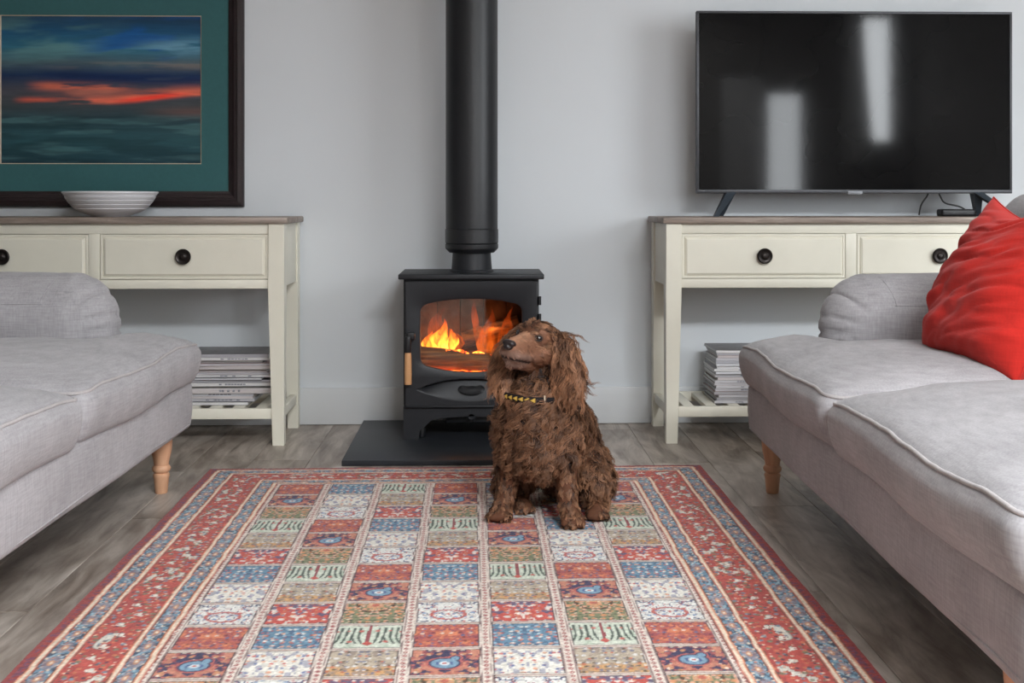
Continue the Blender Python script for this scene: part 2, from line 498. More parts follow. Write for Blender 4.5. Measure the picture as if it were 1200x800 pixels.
def added_curtain(x0, x1, z0, z1, pull, label):
    """pleated cloth added just inside the near wall to shape the reflections; pull = how far its free edge is drawn at the bottom"""
    nu, nv = 61, 14
    u, v = np.meshgrid(np.linspace(0, 1, nu), np.linspace(0, 1, nv))
    x = x0 + u * (x1 - x0) + pull * u * (1 - v) ** 1.5
    y = YN + 0.065 + 0.022 * np.sin(u * 2 * PI * max(3, round((x1 - x0) / 0.06))) * (0.5 + 0.5 * (1 - v))
    z = z0 + v * (z1 - z0)
    A = np.stack([x, y, z], -1).reshape(-1, 3); B = A + np.array([0, 0.003, 0])
    idx = np.arange(nu * nv).reshape(nv, nu)
    f = np.stack([idx[:-1, :-1], idx[:-1, 1:], idx[1:, 1:], idx[1:, :-1]], -1).reshape(-1, 4)
    c = empty('added_curtain', ((x0 + x1) / 2, YN + 0.065, z0), 0, label, 'added_curtain')
    off = np.array(c.location)
    mesh_np('cloth', np.concatenate([A, B]) - off, np.concatenate([f[:, ::-1], f + nu * nv]), M['added_curtain'], c, True)
    rod = tube('rod', [np.array([x0 - 0.06, YN + 0.065, z1 + 0.012]) - off, np.array([x1 + 0.06, YN + 0.065, z1 + 0.012]) - off], 0.010, M['black'], c, 10)
added_curtain(2.26, 2.66, 0.02, 2.02, 0.0, 'invented pale grey drape over half of the added glazed door')  # unseen, added to dim half of the door's reflection
added_curtain(3.42, 3.60, 1.20, 2.70, 0.12, 'invented narrow pale drape beside the added tall window')  # unseen, added to slant the edge of the reflected strip

# ------------------------------------------------------------------ hearth and stove
SX, SY = -0.037, 3.952                       # middle of the stove's front
hz = 0.018
hearth = box('hearth_slab', (SX - 0.405, 3.636, 0.0005), (SX + 0.405, 4.307, hz), M['slate'], bev=0.0015)
set_props(hearth, 'black slate hearth slab on the floor under the stove', 'hearth')

stove = empty('wood_stove', (SX, SY, hz), 0, 'black cast iron wood burning stove with a lit fire behind glass', 'stove')

def arch_loop(xs, zt_m, zt_c, zb_c, zb_m, rc, n):
    """closed loop of the window: bowed top and bottom, rounded corners; returned as n points by angle"""
    cz = (zt_m + zb_m) / 2
    pts = []
    for k in range(n):
        a = 2 * PI * k / n
        dx, dz = math.cos(a), math.sin(a)
        lo, hi = 0.0, 0.6
        for _ in range(40):
            t = (lo + hi) / 2
            x, z = dx * t, cz + dz * t
            q = min(1.0, abs(x) / xs)
            top = zt_m - (zt_m - zt_c) * q ** 2.2; bot = zb_m + (zb_c - zb_m) * q ** 2.0
            sx = (xs - abs(x)); szt = top - z; szb = z - bot
            inside = sx > 0 and szt > 0 and szb > 0
            for s in (szt, szb):
                if inside and sx < rc and s < rc and (rc - sx) ** 2 + (rc - s) ** 2 > rc * rc: inside = False
            if inside: lo = t
            else: hi = t
        pts.append((dx * lo, cz + dz * lo))
    return pts

def rect_loop(x, z0, z1, cz, n):
    pts = []
    for k in range(n):
        a = 2 * PI * k / n
        dx, dz = math.cos(a), math.sin(a)
        t = min(x / abs(dx) if abs(dx) > 1e-9 else 9, (z1 - cz) / dz if dz > 1e-9 else 9, (cz - z0) / -dz if dz < -1e-9 else 9)
        pts.append((dx * t, cz + dz * t))
    return pts

def build_stove():
    P = stove; I = M['iron']
    W = 0.2325
    # carcass: sides, back, base and top of the fire chamber
    bm = bmesh.new()
    add_box(bm, (-W, 0.006, 0.115), (-W + 0.022, 0.275, 0.549), 0.003)
    add_box(bm, (W - 0.022, 0.006, 0.115), (W, 0.275, 0.549), 0.003)
    add_box(bm, (-W + 0.02, 0.255, 0.115), (W - 0.02, 0.275, 0.549))
    add_box(bm, (-W + 0.02, 0.008, 0.115), (W - 0.02, 0.256, 0.17))
    add_box(bm, (-W + 0.02, 0.008, 0.525), (W - 0.02, 0.256, 0.549))
    bm_obj('body', bm, I, P, auto=0.6)
    # base with arched opening and feet
    bm = bmesh.new()
    for y0, y1 in ((0.0, 0.022), (0.25, 0.272)):
        N = 28
        xs = np.linspace(-0.177, 0.177, N)
        zz = 0.060 + 0.018 * (1 - (np.abs(xs) / 0.177) ** 2) - 0.030 * sstep(0.13, 0.177, np.abs(xs))
        top = [(-W, 0.112)] + [(x, 0.112) for x in xs] + [(W, 0.112)]
        bot = [(-W, 0.0)] + list(zip(xs, zz)) + [(W, 0.0)]
        quads = []
        fr = [[bm.verts.new((x, y, z)) for x, z in top] for y in (y0, y1)]
        br = [[bm.verts.new((x, y, z)) for x, z in bot] for y in (y0, y1)]
        inl = [[bm.verts.new((s * 0.180, y, 0.0)) for s in (-1, 1)] for y in (y0, y1)]
        for i in range(2):
            for k in range(1, N):
                bm.faces.new((fr[i][k], fr[i][k + 1], br[i][k + 1], br[i][k]))
            bm.faces.new((fr[i][0], fr[i][1], br[i][1], inl[i][0], br[i][0]))
            bm.faces.new((fr[i][N], fr[i][N + 1], br[i][N + 1], inl[i][1], br[i][N]))
        for k in range(N + 1): bm.faces.new((fr[0][k], fr[1][k], fr[1][k + 1], fr[0][k + 1]))
        for k in range(1, N): bm.faces.new((br[0][k], br[1][k], br[1][k + 1], br[0][k + 1]))
        for s, k, e in ((0, 1, 0), (1, N, N + 1)):
            bm.faces.new((br[0][k], br[1][k], inl[1][s], inl[0][s])); bm.faces.new((inl[0][s], inl[1][s], br[1][e], br[0][e]))
            bm.faces.new((br[0][e], br[1][e], fr[1][e], fr[0][e]))
    for s in (-1, 1):
        x0, x1 = sorted((s * W, s * (W - 0.02)))
        add_box(bm, (x0, 0.018, 0.0), (x1, 0.254, 0.112))
    bm_obj('base', bm, I, P, auto=0.6)
    for s in (-1, 1):
        lathe('foot', [(0.011, 0), (0.013, 0.004), (0.013, 0.03), (0.009, 0.036), (0.009, 0.06)], M['black'], P, 16, (s * 0.172, 0.045, 0.0))
    # lip between base and door
    bm = bmesh.new(); add_box(bm, (-0.225, -0.016, 0.1115), (0.225, 0.02, 0.1175), 0.0025)
    bm_obj('door_sill', bm, I, P, auto=0.6)
    # top plate
    bm = bmesh.new(); add_box(bm, (-0.249, -0.022, 0.549), (0.249, 0.29, 0.567), 0.004, 3)
    bm_obj('top_plate', bm, I, P, auto=0.6)
    # door
    n = 128; zs = 0.214; X = 0.224
    arch = dict(xs=0.174, zt_m=0.482, zt_c=0.459, zb_c=0.258, zb_m=0.230, rc=0.022, n=n)
    cz = (0.482 + 0.230) / 2
    inner = arch_loop(**arch)
    rim = arch_loop(0.184, 0.491, 0.468, 0.247, 0.217, 0.028, n)
    outer = rect_loop(X, zs, 0.542, cz, n)
    yf, yb = -0.014, 0.010
    bm = bmesh.new()
    def ring(pts, y): return [bm.verts.new((x, y, z)) for x, z in pts]
    R0, R1, R2, R3, R4 = ring(outer, yb), ring(outer, yf), ring(rim, yf), ring(inner, yf + 0.005), ring(inner, yb)
    for a, b in ((R0, R1), (R1, R2), (R2, R3), (R3, R4), (R4, R0)):
        for k in range(n): bm.faces.new((a[k], a[(k + 1) % n], b[(k + 1) % n], b[k]))
    # lower door panel with the scooped air-wash recess
    nx, nz = 110, 48
    xs = np.linspace(-X, X, nx); zz = np.linspace(0.118, zs, nz)
    g = []
    for j in range(nz):
        row = []
        for i in range(nx):
            q = abs(xs[i]) / 0.186
            y = yf
            if q < 1:
                up = 0.172 + 0.037 * (1 - q ** 2.4); dn = 0.172 - 0.040 * (1 - q ** 2.0)
                if dn < zz[j] < up:
                    t = (zz[j] - dn) / (up - dn)
                    y = yf + 0.026 * (t ** 1.2) * (1 - max(0, (t - 0.88) / 0.12) ** 2) * min(1, (1 - q) * 6)
            row.append(bm.verts.new((xs[i], y, zz[j])))
        g.append(row)
    for j in range(nz - 1):
        for i in range(nx - 1): bm.faces.new((g[j][i], g[j][i + 1], g[j + 1][i + 1], g[j + 1][i]))
    door = bm_obj('door', bm, I, P, auto=0.7)
    lathe('air_vent', [(0.044, 0.0), (0.046, 0.003), (0.042, 0.005), (0.028, 0.0035), (0.014, 0.005), (0.004, 0.0055)], M['black'], door, 40,
          (0, -0.003, 0.171), Matrix.Rotation(math.radians(50), 3, 'X'), sy=0.5)
    # glass pane following the arch
    bm = bmesh.new()
    gl = arch_loop(0.1745, 0.4825, 0.4595, 0.2575, 0.2295, 0.022, 64)
    a = [bm.verts.new((x, -0.006, z)) for x, z in gl]; b = [bm.verts.new((x, -0.003, z)) for x, z in gl]
    bm.faces.new(a); bm.faces.new(b[::-1])
    for k in range(64): bm.faces.new((a[k], b[k], b[(k + 1) % 64], a[(k + 1) % 64]))
    bm_obj('glass', bm, M['stoveglass'], door)
    # latch and wooden handle
    lx = -0.214
    bm = bmesh.new()
    add_lathe(bm, [(0.012, 0), (0.014, 0.004), (0.014, 0.018), (0.010, 0.022)], 20, (lx, -0.012, 0.352), Matrix.Rotation(PI / 2, 3, 'X'))
    add_box(bm, (lx - 0.010, -0.05, 0.30), (lx + 0.010, -0.030, 0.360), 0.006, 3)
    add_box(bm, (lx - 0.006, -0.046, 0.345), (lx + 0.024, -0.034, 0.372), 0.005, 3)
    hd = bm_obj('latch', bm, M['black'], door, auto=0.7)
    lathe('handle', [(0.0115, 0), (0.0125, 0.003), (0.0122, 0.05), (0.0112, 0.1), (0.010, 0.108)], M['handle'], hd, 20, (lx, -0.040, 0.195))
    # ash drawer / air slide with knob under the arch
    ap = box('ash_drawer', (-0.088, 0.03, 0.052), (0.088, 0.20, 0.108), M['black'], P, 0.003)
    lathe('knob', [(0.005, 0), (0.006, 0.012), (0.014, 0.016), (0.0155, 0.024), (0.010, 0.030)], I, ap, 20, (0, 0.03, 0.077), Matrix.Rotation(PI / 2, 3, 'X'))
    for s, z in ((1, 0.46), (1, 0.40)):
        lathe('hinge_pin', [(0.006, 0), (0.006, 0.03)], M['black'], P, 12, (s * (W + 0.001), -0.004, z))
    # flue spigot
    lathe('flue_collar', [(0.078, 0.567), (0.078, 0.571), (0.072, 0.575), (0.070, 0.60), (0.068, 0.634)], I, P, 48, (0, 0.15, 0))
    # firebrick lining, a tile each
    m, nt, b = new_mat('sooty_firebrick')
    nz_ = nd(nt, 'ShaderNodeTexNoise', i_Scale=14.0, i_Detail=5.0); nt.links.new(coords(nt, rnd=True), nz_.inputs[0])
    r = ramp(nt, [(0.3, srgb(40, 28, 24)), (0.7, srgb(96, 66, 52))], nz_.outputs[0]); nt.links.new(r.outputs[0], b.inputs['Base Color'])
    b.inputs['Roughness'].default_value = 0.95
    for k in range(5):
        x0 = -0.2095 + k * 0.0838
        box('firebrick', (x0 + 0.001, 0.232, 0.171), (x0 + 0.0828, 0.2545, 0.524), m, P, 0.003)
    for s in (-1, 1):
        for k in range(2):
            xa, xb = sorted((s * 0.2095, s * 0.192))
            box('firebrick', (xa, 0.015 + k * 0.107, 0.171), (xb, 0.119 + k * 0.107, 0.524), m, P, 0.003)
build_stove()

flue = empty('flue_pipe', (SX, SY + 0.15, hz + 0.634), 0, 'matt black vertical flue pipe rising from the stove top', 'pipe')
R = 0.0925
lathe('pipe', [(R, 0.085), (R, ZC - hz - 0.634 - 0.002)], M['flue'], flue, 64)
lathe('pipe_end', [(0.076, 0.002), (0.080, 0.0), (R + 0.001, 0.014), (R + 0.002, 0.018), (R + 0.002, 0.030), (R - 0.002, 0.0325), (R + 0.002, 0.035),
                   (R + 0.002, 0.082), (R - 0.003, 0.086)], M['flue'], flue, 64, cap=True, auto=0.35)

# ---- fire
def mat_log():
    m, nt, b = new_mat('burning_split_log')
    n = nd(nt, 'ShaderNodeTexNoise', i_Scale=1.0, i_Detail=5.0); nt.links.new(coords(nt, (6, 60, 90)), n.inputs[0])
    r = ramp(nt, [(0.3, srgb(54, 36, 26)), (0.55, srgb(120, 82, 52)), (0.75, srgb(168, 122, 80))], n.outputs[0]); nt.links.new(r.outputs[0], b.inputs['Base Color'])
    b.inputs['Roughness'].default_value = 0.9; bump(nt, b, n.outputs[0], 0.6, 0.004)
    return m
def mat_ember(name, s):
    m, nt, b = new_mat(name)
    n = nd(nt, 'ShaderNodeTexNoise', i_Scale=45.0, i_Detail=4.0); nt.links.new(coords(nt), n.inputs[0])
    r = ramp(nt, [(0.40, (0.02, 0.004, 0.001, 1)), (0.52, (0.9, 0.10, 0.01, 1)), (0.66, (1.0, 0.42, 0.06, 1))], n.outputs[0])
    b.inputs['Base Color'].default_value = (0.02, 0.012, 0.01, 1)
    nt.links.new(r.outputs[0], b.inputs['Emission Color']); b.inputs['Emission Strength'].default_value = s
    return m
def mat_flame(name, stops, strength, amax, h):
    m = bpy.data.materials.new(name); m.use_nodes = True; nt = m.node_tree; nt.nodes.clear()
    o = nd(nt, 'ShaderNodeOutputMaterial'); t = nd(nt, 'ShaderNodeBsdfTransparent'); e = nd(nt, 'ShaderNodeEmission', i_Strength=strength); x = nd(nt, 'ShaderNodeMixShader')
    tc = nd(nt, 'ShaderNodeTexCoord'); sp = nd(nt, 'ShaderNodeSeparateXYZ'); nt.links.new(tc.outputs['Generated'], sp.inputs[0])
    r = ramp(nt, stops, sp.outputs[2]); nt.links.new(r.outputs[0], e.inputs[0])
    mp = nd(nt, 'ShaderNodeMapping'); nt.links.new(tc.outputs['Object'], mp.inputs[0]); mp.inputs['Scale'].default_value = (55, 40, 16)
    n = nd(nt, 'ShaderNodeTexNoise', i_Scale=1.0, i_Detail=3.0, i_Distortion=0.7); nt.links.new(mp.outputs[0], n.inputs[0])
    r2 = ramp(nt, [(0.36, (0.05, 0.05, 0.05, 1)), (0.62, (1, 1, 1, 1))], n.outputs[0])
    r3 = ramp(nt, [(0.0, (0.4, 0.4, 0.4, 1)), (0.1, (1, 1, 1, 1)), (0.5, (0.8, 0.8, 0.8, 1)), (1.0, (0.0, 0.0, 0.0, 1))], sp.outputs[2])
    mu = nd(nt, 'ShaderNodeMath', operation='MULTIPLY'); nt.links.new(r2.outputs[0], mu.inputs[0]); nt.links.new(r3.outputs[0], mu.inputs[1])
    m2 = nd(nt, 'ShaderNodeMath', operation='MULTIPLY', i_1=amax); nt.links.new(mu.outputs[0], m2.inputs[0])
    nt.links.new(m2.outputs[0], x.inputs[0]); nt.links.new(t.outputs[0], x.inputs[1]); nt.links.new(e.outputs[0], x.inputs[2]); nt.links.new(x.outputs[0], o.inputs[0])
    return m

def build_log(name, a, b, r, label, seed, mat):
    a, b = np.array(a), np.array(b)
    n, mseg = 18, 14
    d = b - a; L = np.linalg.norm(d); d /= L
    up = np.array([0, 0, 1.0]); s = np.cross(d, up); s /= np.linalg.norm(s); up = np.cross(s, d)
    V = []; F = []
    for i in range(mseg + 1):
        t = i / mseg
        for k in range(n):
            an = 2 * PI * k / n
            rr = r * (1 + 0.16 * math.cos(2 * an + seed) + 0.10 * math.cos(3 * an + 1 + seed)) * (0.92 + 0.16 * float(vnoise(t * 5, math.cos(an) * 2, math.sin(an) * 2, seed)))
            V.append(d * L * t + s * rr * math.cos(an) + up * rr * 0.85 * math.sin(an))
    for i in range(mseg):
        for k in range(n): F.append((i * n + k, i * n + (k + 1) % n, (i + 1) * n + (k + 1) % n, (i + 1) * n + k))
    F.append(tuple(range(n))[::-1]); F.append(tuple(mseg * n + k for k in range(n)))
    o = mesh_np(name, V, F, mat, None, True, True)
    o.location = a
    o.data.set_sharp_from_angle(angle=0.9)
    return set_props(o, label, 'log', 'logs burning in the stove')

Z0 = hz + 0.17
logm = mat_log()
build_log('firewood_log', (SX - 0.185, SY + 0.085, Z0 + 0.105), (SX + 0.165, SY + 0.075, Z0 + 0.070), 0.038, 'split log lying at the front of the fire behind the stove glass', 3, logm)
build_log('firewood_log', (SX - 0.16, SY + 0.155, Z0 + 0.055), (SX + 0.18, SY + 0.16, Z0 + 0.085), 0.045, 'charred log lying behind the front log in the stove', 8, logm)
build_log('firewood_log', (SX - 0.03, SY + 0.19, Z0 + 0.15), (SX + 0.17, SY + 0.185, Z0 + 0.21), 0.036, 'upper log resting at the back of the fire chamber', 5, logm)
# ember bed
V, F, Q = rounded((0.18, 0.10, 0.026), 0.024, 26)
V[:, 2] += 0.016 * (fbm(V[:, 0] * 40, V[:, 1] * 40, 0, 5) - 0.5) * (V[:, 2] > 0)
fire = empty('log_fire', (SX, SY + 0.118, Z0), 0, 'orange and yellow flames rising over glowing embers in the stove', 'fire')
em = mesh_np('ember_bed', V, F, mat_ember('glowing_embers', 5.0), fire); em.location = (0, 0, 0.030)
em['kind'] = 'stuff'
# glowing crack along the top of the front log
gx = np.linspace(-0.10, 0.13, 24)
gp = np.stack([gx, 0.004 * np.sin(gx * 60), -0.105 * (gx + 0.1) * 1.0 + 0.004 * np.sin(gx * 90)], 1)
gl = tube('glowing_bark_edge', gp, 0.0035 + 0.002 * np.sin(gx * 120), mat_ember('glowing_bark', 7.0), fire); gl.location = (0.01, -0.056, 0.128)

YEL = [(0.0, (1.0, 0.50, 0.08, 1)), (0.35, (1.0, 0.33, 0.03, 1)), (0.7, (1.0, 0.17, 0.012, 1)), (1.0, (0.8, 0.06, 0.004, 1))]
ORA = [(0.0, (1.0, 0.20, 0.02, 1)), (0.5, (0.95, 0.13, 0.012, 1)), (1.0, (0.6, 0.05, 0.006, 1))]
FM_hot = mat_flame('yellow_flame', YEL, 4.6, 0.85, 0.1)
FM_mid = mat_flame('orange_flame', ORA, 1.2, 0.34, 0.1)
def flame(x, y, z, w, h, lean, seed, mat, label):
    n, ms = 20, 22
    V = []; F = []
    for i in range(ms + 1):
        t = i / ms
        rr = w * (math.sin(PI * min(1, (t + 0.10) / 1.1)) ** 0.8) * (1 - t) ** 0.55 * (0.8 + 0.5 * float(vnoise(t * 4, 0, 0, seed))) + 0.0006
        cx = lean * t ** 1.4 + 0.35 * w * math.sin(t * 7 + seed) * t
        cy = 0.3 * w * math.cos(t * 6 + seed * 2) * t
        for k in range(n):
            a = 2 * PI * k / n
            q = rr * (1 + 0.35 * math.sin(3 * a + seed + t * 5) * (1 - t))
            V.append((cx + q * math.cos(a), cy + 0.55 * q * math.sin(a), h * t + 0.12 * h * float(vnoise(math.cos(a) * 1.5, math.sin(a) * 1.5, t * 3, seed)) * t))
    for i in range(ms):
        for k in range(n): F.append((i * n + k, i * n + (k + 1) % n, (i + 1) * n + (k + 1) % n, (i + 1) * n + k))
    o = mesh_np('flame', V, F, mat, fire, True)
    o.location = (x, y - 0.118, z)
    o['label'] = label
flame(-0.145, 0.115, 0.10, 0.030, 0.085, -0.004, 1, FM_hot, 'short yellow flame at the far left end of the front log')
flame(-0.108, 0.120, 0.10, 0.036, 0.125, 0.006, 2, FM_hot, 'tallest bright yellow flame on the left of the stove fire')
flame(-0.075, 0.118, 0.10, 0.026, 0.095, 0.010, 4, FM_hot, 'yellow flame just right of the tallest yellow flame')
flame(-0.110, 0.150, 0.09, 0.070, 0.165, 0.004, 6, FM_mid, 'broad orange flame behind the bright yellow flames on the left')
flame(0.030, 0.135, 0.12, 0.020, 0.175, -0.030, 7, FM_mid, 'thin curling orange flame rising in the middle of the stove window')
flame(0.065, 0.150, 0.09, 0.050, 0.130, 0.010, 9, FM_mid, 'broad orange flame right of the middle of the stove window')
flame(0.115, 0.140, 0.08, 0.036, 0.180, 0.030, 12, FM_mid, 'tall orange flame at the right of the stove window')
flame(0.050, 0.130, 0.10, 0.030, 0.160, 0.020, 15, FM_mid, 'narrow orange flame beside the thin curling flame')
flame(0.0, 0.030, 0.03, 0.026, 0.030, 0.0, 5, FM_hot, 'small yellow flame licking below the front log')
flame(-0.05, 0.030, 0.034, 0.020, 0.026, 0.0, 3, FM_hot, 'tiny yellow flame below the left part of the front log')
def fire_light(loc, p, size):
    l = bpy.data.lights.new('firelight', 'POINT'); l.energy = p; l.color = (1.0, 0.36, 0.09); l.shadow_soft_size = size
    o = bpy.data.objects.new('firelight', l); o.location = loc; COL.objects.link(o)
fire_light((SX - 0.10, SY + 0.13, Z0 + 0.17), 0.7, 0.03)
fire_light((SX + 0.07, SY + 0.14, Z0 + 0.19), 0.4, 0.03)

# ------------------------------------------------------------------ console tables
def taper_leg(bm, cx, cy, inx, iny):
    """square leg whose inner faces taper below the apron; inx, iny = direction of the inner faces"""
    def lv(z, w):
        o = 0.027
        x0, x1 = sorted((cx - inx * o, cx - inx * o + inx * w)); y0, y1 = sorted((cy - iny * o, cy - iny * o + iny * w))
        return [bm.verts.new((x, y, z)) for x, y in ((x0, y0), (x1, y0), (x1, y1), (x0, y1))]
    rings = [lv(0.0, 0.040), lv(0.535, 0.054), lv(0.757, 0.054)]
    for a, b in zip(rings, rings[1:]):
        for k in range(4): bm.faces.new((a[k], a[(k + 1) % 4], b[(k + 1) % 4], b[k]))
    bm.faces.new(rings[0][::-1]); bm.faces.new(rings[-1])
    bmesh.ops.bevel(bm, geom=[e for e in bm.edges if abs(e.verts[0].co.z - e.verts[1].co.z) > 0.1], offset=0.002, segments=1, affect='EDGES')

HW, DP = 0.6445, 0.345
def console(name, loc, label):
    c = empty(name, loc, 0, label, 'console table', 'cream console tables')
    K = M['cream']
    # plank top, bevelled underside
    bm = bmesh.new(); add_box(bm, (-HW - 0.013, -0.013, 0.757), (HW + 0.013, DP + 0.006, 0.779), 0.005, 2)
    bm_obj('top', bm, M['toptop'], c, auto=0.6)
    for sx in (-1, 1):
        for sy in (0, 1):
            bm = bmesh.new()
            taper_leg(bm, sx * (HW - 0.027), 0.027 if sy == 0 else DP - 0.027, -sx, 1 if sy == 0 else -1)
            bm_obj('leg', bm, K, c)
    xi = HW - 0.054
    for s in (-1, 1):
        x0, x1 = sorted((s * (HW - 0.006), s * (HW - 0.026)))
        box('side_apron', (x0, 0.052, 0.540), (x1, DP - 0.052, 0.757), K, c, 0.0015)
    box('back_apron', (-xi, DP - 0.03, 0.540), (xi, DP - 0.01, 0.757), K, c, 0.0015)
    box('front_rail', (-xi, 0.008, 0.722), (xi, 0.03, 0.757), K, c, 0.0015)
    box('front_rail', (-xi, 0.008, 0.535), (xi, 0.03, 0.566), K, c, 0.0015)
    box('centre_stile', (-0.019, 0.008, 0.566), (0.019, 0.03, 0.722), K, c, 0.0015)
    for s in (-1, 1):
        x0, x1 = sorted((s * 0.0205, s * (xi - 0.0015)))
        z0, z1 = 0.5675, 0.7205
        bm = bmesh.new()
        # stepped drawer front: flat edge, sunk bead, raised field
        steps = [(0.0, 0.030), (0.0, 0.0095), (0.0015, 0.008), (0.007, 0.008), (0.0085, 0.0105), (0.0105, 0.0105), (0.014, 0.0055), (0.0155, 0.0055), (0.0175, 0.0035), (0.019, 0.003)]
        rings = []
        for ins, y in steps:
            rings.append([bm.verts.new(p) for p in ((x0 + ins, y, z0 + ins), (x1 - ins, y, z0 + ins), (x1 - ins, y, z1 - ins), (x0 + ins, y, z1 - ins))])
        for a, b in zip(rings, rings[1:]):
            for k in range(4): bm.faces.new((a[k], a[(k + 1) % 4], b[(k + 1) % 4], b[k]))
        bm.faces.new(rings[-1]); bm.faces.new(rings[0][::-1])
        d = bm_obj('drawer', bm, K, c)
        box('drawer_box', (x0 + 0.015, 0.031, z0 + 0.01), (x1 - 0.015, DP - 0.04, z1 - 0.02), K, d, 0)
        lathe('knob', [(0.010, 0.0), (0.009, 0.006), (0.019, 0.008), (0.0265, 0.011), (0.027, 0.014), (0.0235, 0.018), (0.019, 0.0150), (0.013, 0.0150), (0.010, 0.0190), (0.004, 0.0205)],
              M['knob'], d, 28, ((x0 + x1) / 2, 0.003, (z0 + z1) / 2 + 0.001), Matrix.Rotation(PI / 2, 3, 'X'))
    # slatted shelf
    box('shelf_rail', (-HW + 0.044, 0.006, 0.090), (HW - 0.044, 0.028, 0.125), K, c, 0.0015)
    box('shelf_rail', (-HW + 0.044, DP - 0.028, 0.090), (HW - 0.044, DP - 0.006, 0.125), K, c, 0.0015)
    for s in (-1, 1):
        x0, x1 = sorted((s * (HW - 0.006), s * (HW - 0.028)))
        box('shelf_rail', (x0, 0.04, 0.090), (x1, DP - 0.04, 0.125), K, c, 0.0015)
    ns = 15; me = None
    for k in range(ns):
        x = -HW + 0.085 + k * (2 * HW - 0.17) / (ns - 1)
        if me is None:
            s0 = box('slat', (-0.019, 0.028, 0.108), (0.019, DP - 0.028, 0.1235), K, c, 0.0015); me = s0.data; s0.location = (x, 0, 0)
        else:
            o = bpy.data.objects.new('slat', me); COL.objects.link(o); o.parent = c; o.location = (x, 0, 0)
    return c
LX, RX, CY = -0.676 - HW, 0.633 + HW, 3.950
console('console_table', (LX, CY, 0), 'cream two drawer console table under the painting, left of the stove')
console('console_table', (RX, CY, 0), 'cream two drawer console table holding the television, right of the stove')

# magazines: one object each
PAL = [(206, 204, 208), (222, 222, 226), (188, 186, 192), (168, 166, 170), (214, 206, 206), (150, 148, 154), (230, 228, 228), (196, 192, 188)]
def mat_mag(name, c):
    m, nt, b = new_mat(name)
    w = nd(nt, 'ShaderNodeTexNoise', i_Scale=1.0, i_Detail=2.0); nt.links.new(coords(nt, (6, 6, 1400), rnd=True), w.inputs[0])
    r = ramp(nt, [(0.3, tuple(x * 0.6 for x in srgb(*c)[:3]) + (1,)), (0.6, srgb(*c))], w.outputs[0]); nt.links.new(r.outputs[0], b.inputs['Base Color'])
    b.inputs['Roughness'].default_value = 0.45
    return m
MM = [mat_mag('magazine_paper_%d' % i, c) for i, c in enumerate(PAL)]
MC = [mat_plain('magazine_cover_%d' % i, srgb(*c), 0.35, var=0.3, scale=25) for i, c in enumerate([(190, 190, 196), (96, 92, 92), (150, 142, 136), (170, 150, 150), (60, 60, 66), (208, 206, 204)])]
MI = mat_plain('magazine_spine_print', srgb(142, 142, 150), 0.5, var=0.5, scale=160)
ORD = ['bottom', 'second', 'third', 'fourth', 'fifth', 'sixth', 'seventh', 'eighth', 'ninth', 'tenth', 'eleventh', 'twelfth', 'thirteenth', 'fourteenth', 'fifteenth', 'sixteenth', 'seventeenth', 'eighteenth', 'nineteenth', 'twentieth', 'twenty-first']
def magazines(cx, y0, w, dpt, hts, jit, where, group, grp, seed, sign):
    rnd = random.Random(seed)
    z = 0.1242
    N = len(hts)
    for k, h in enumerate(hts):
        dx = rnd.uniform(-jit, jit); dy = rnd.uniform(-jit * 0.6, jit * 0.6); a = rnd.uniform(-1, 1) * (jit * 1.6)
        pos = 'topmost' if k == N - 1 else ('bottom' if k == 0 else ORD[k] + ' from bottom')
        t = empty('magazine', (cx + dx + grp(k), y0 + dpt / 2 + dy, z), a, '%s magazine in %s' % (pos, where), 'magazine', group)
        ww, dd = w * rnd.uniform(0.96, 1.0) / 2, dpt * rnd.uniform(0.94, 1.0) / 2
        bm = bmesh.new(); add_box(bm, (-ww + 0.001, -dd + 0.001, 0.0006), (ww - 0.001, dd - 0.001, h - 0.0008), 0)
        bm_obj('pages', bm, MM[rnd.randrange(len(MM))], t)
        cov = MC[rnd.randrange(len(MC))] if k < N - 1 else MC[1]
        spine = rnd.random() < 0.7
        bm = bmesh.new()
        add_box(bm, (-ww, -dd, 0.0), (ww, dd, 0.0006)); add_box(bm, (-ww, -dd, h - 0.0008), (ww, dd, h - 0.0002))
        bm_obj('cover', bm, cov, t)
        if spine and h > 0.006 and (sign < 0 or k < 5 or k % 3 == 0):
            bm = bmesh.new(); add_box(bm, (-ww, -dd - 0.0004, 0.0002), (ww, -dd + 0.001, h - 0.0004))
            sp = bm_obj('spine', bm, MM[rnd.choice([0, 1, 4, 6])], t)
            bm = bmesh.new()
            q0 = rnd.uniform(0.0, 0.2) * sign; L = rnd.uniform(0.08, 0.13)
            n = 9
            for i in range(n):
                if rnd.random() < 0.25: continue
                xa = q0 * ww + (i / n) * L - 0.05; xb = xa + L / n * 0.86
                if max(abs(xa), abs(xb)) < ww: add_box(bm, (xa, -dd - 0.0007, h * 0.28), (xb, -dd - 0.0003, h * 0.72))
            bm_obj('spine_print', bm, MI, sp)['kind'] = 'stuff'
        z += h + 0.0002
rr = random.Random(5)
hl = [0.011, 0.010, 0.009, 0.010, 0.018, 0.007, 0.012, 0.010, 0.007, 0.009, 0.007, 0.012, 0.013, 0.008, 0.009, 0.010, 0.012]
magazines(-0.905, 4.035, 0.29, 0.215, hl, 0.016, 'the untidy stack under the left console', 'magazines in the untidy stack', lambda k: (-0.040 if k < 4 else 0.020 + 0.012 * math.sin(k * 2.1)), 4, 1)
hr = [0.008 + 0.003 * rr.random() for _ in range(19)]
magazines(0.962, 4.020, 0.29, 0.215, hr, 0.006, 'the neat stack under the television console', 'magazines in the neat stack', lambda k: 0.004 * math.sin(k * 0.9), 9, -1)

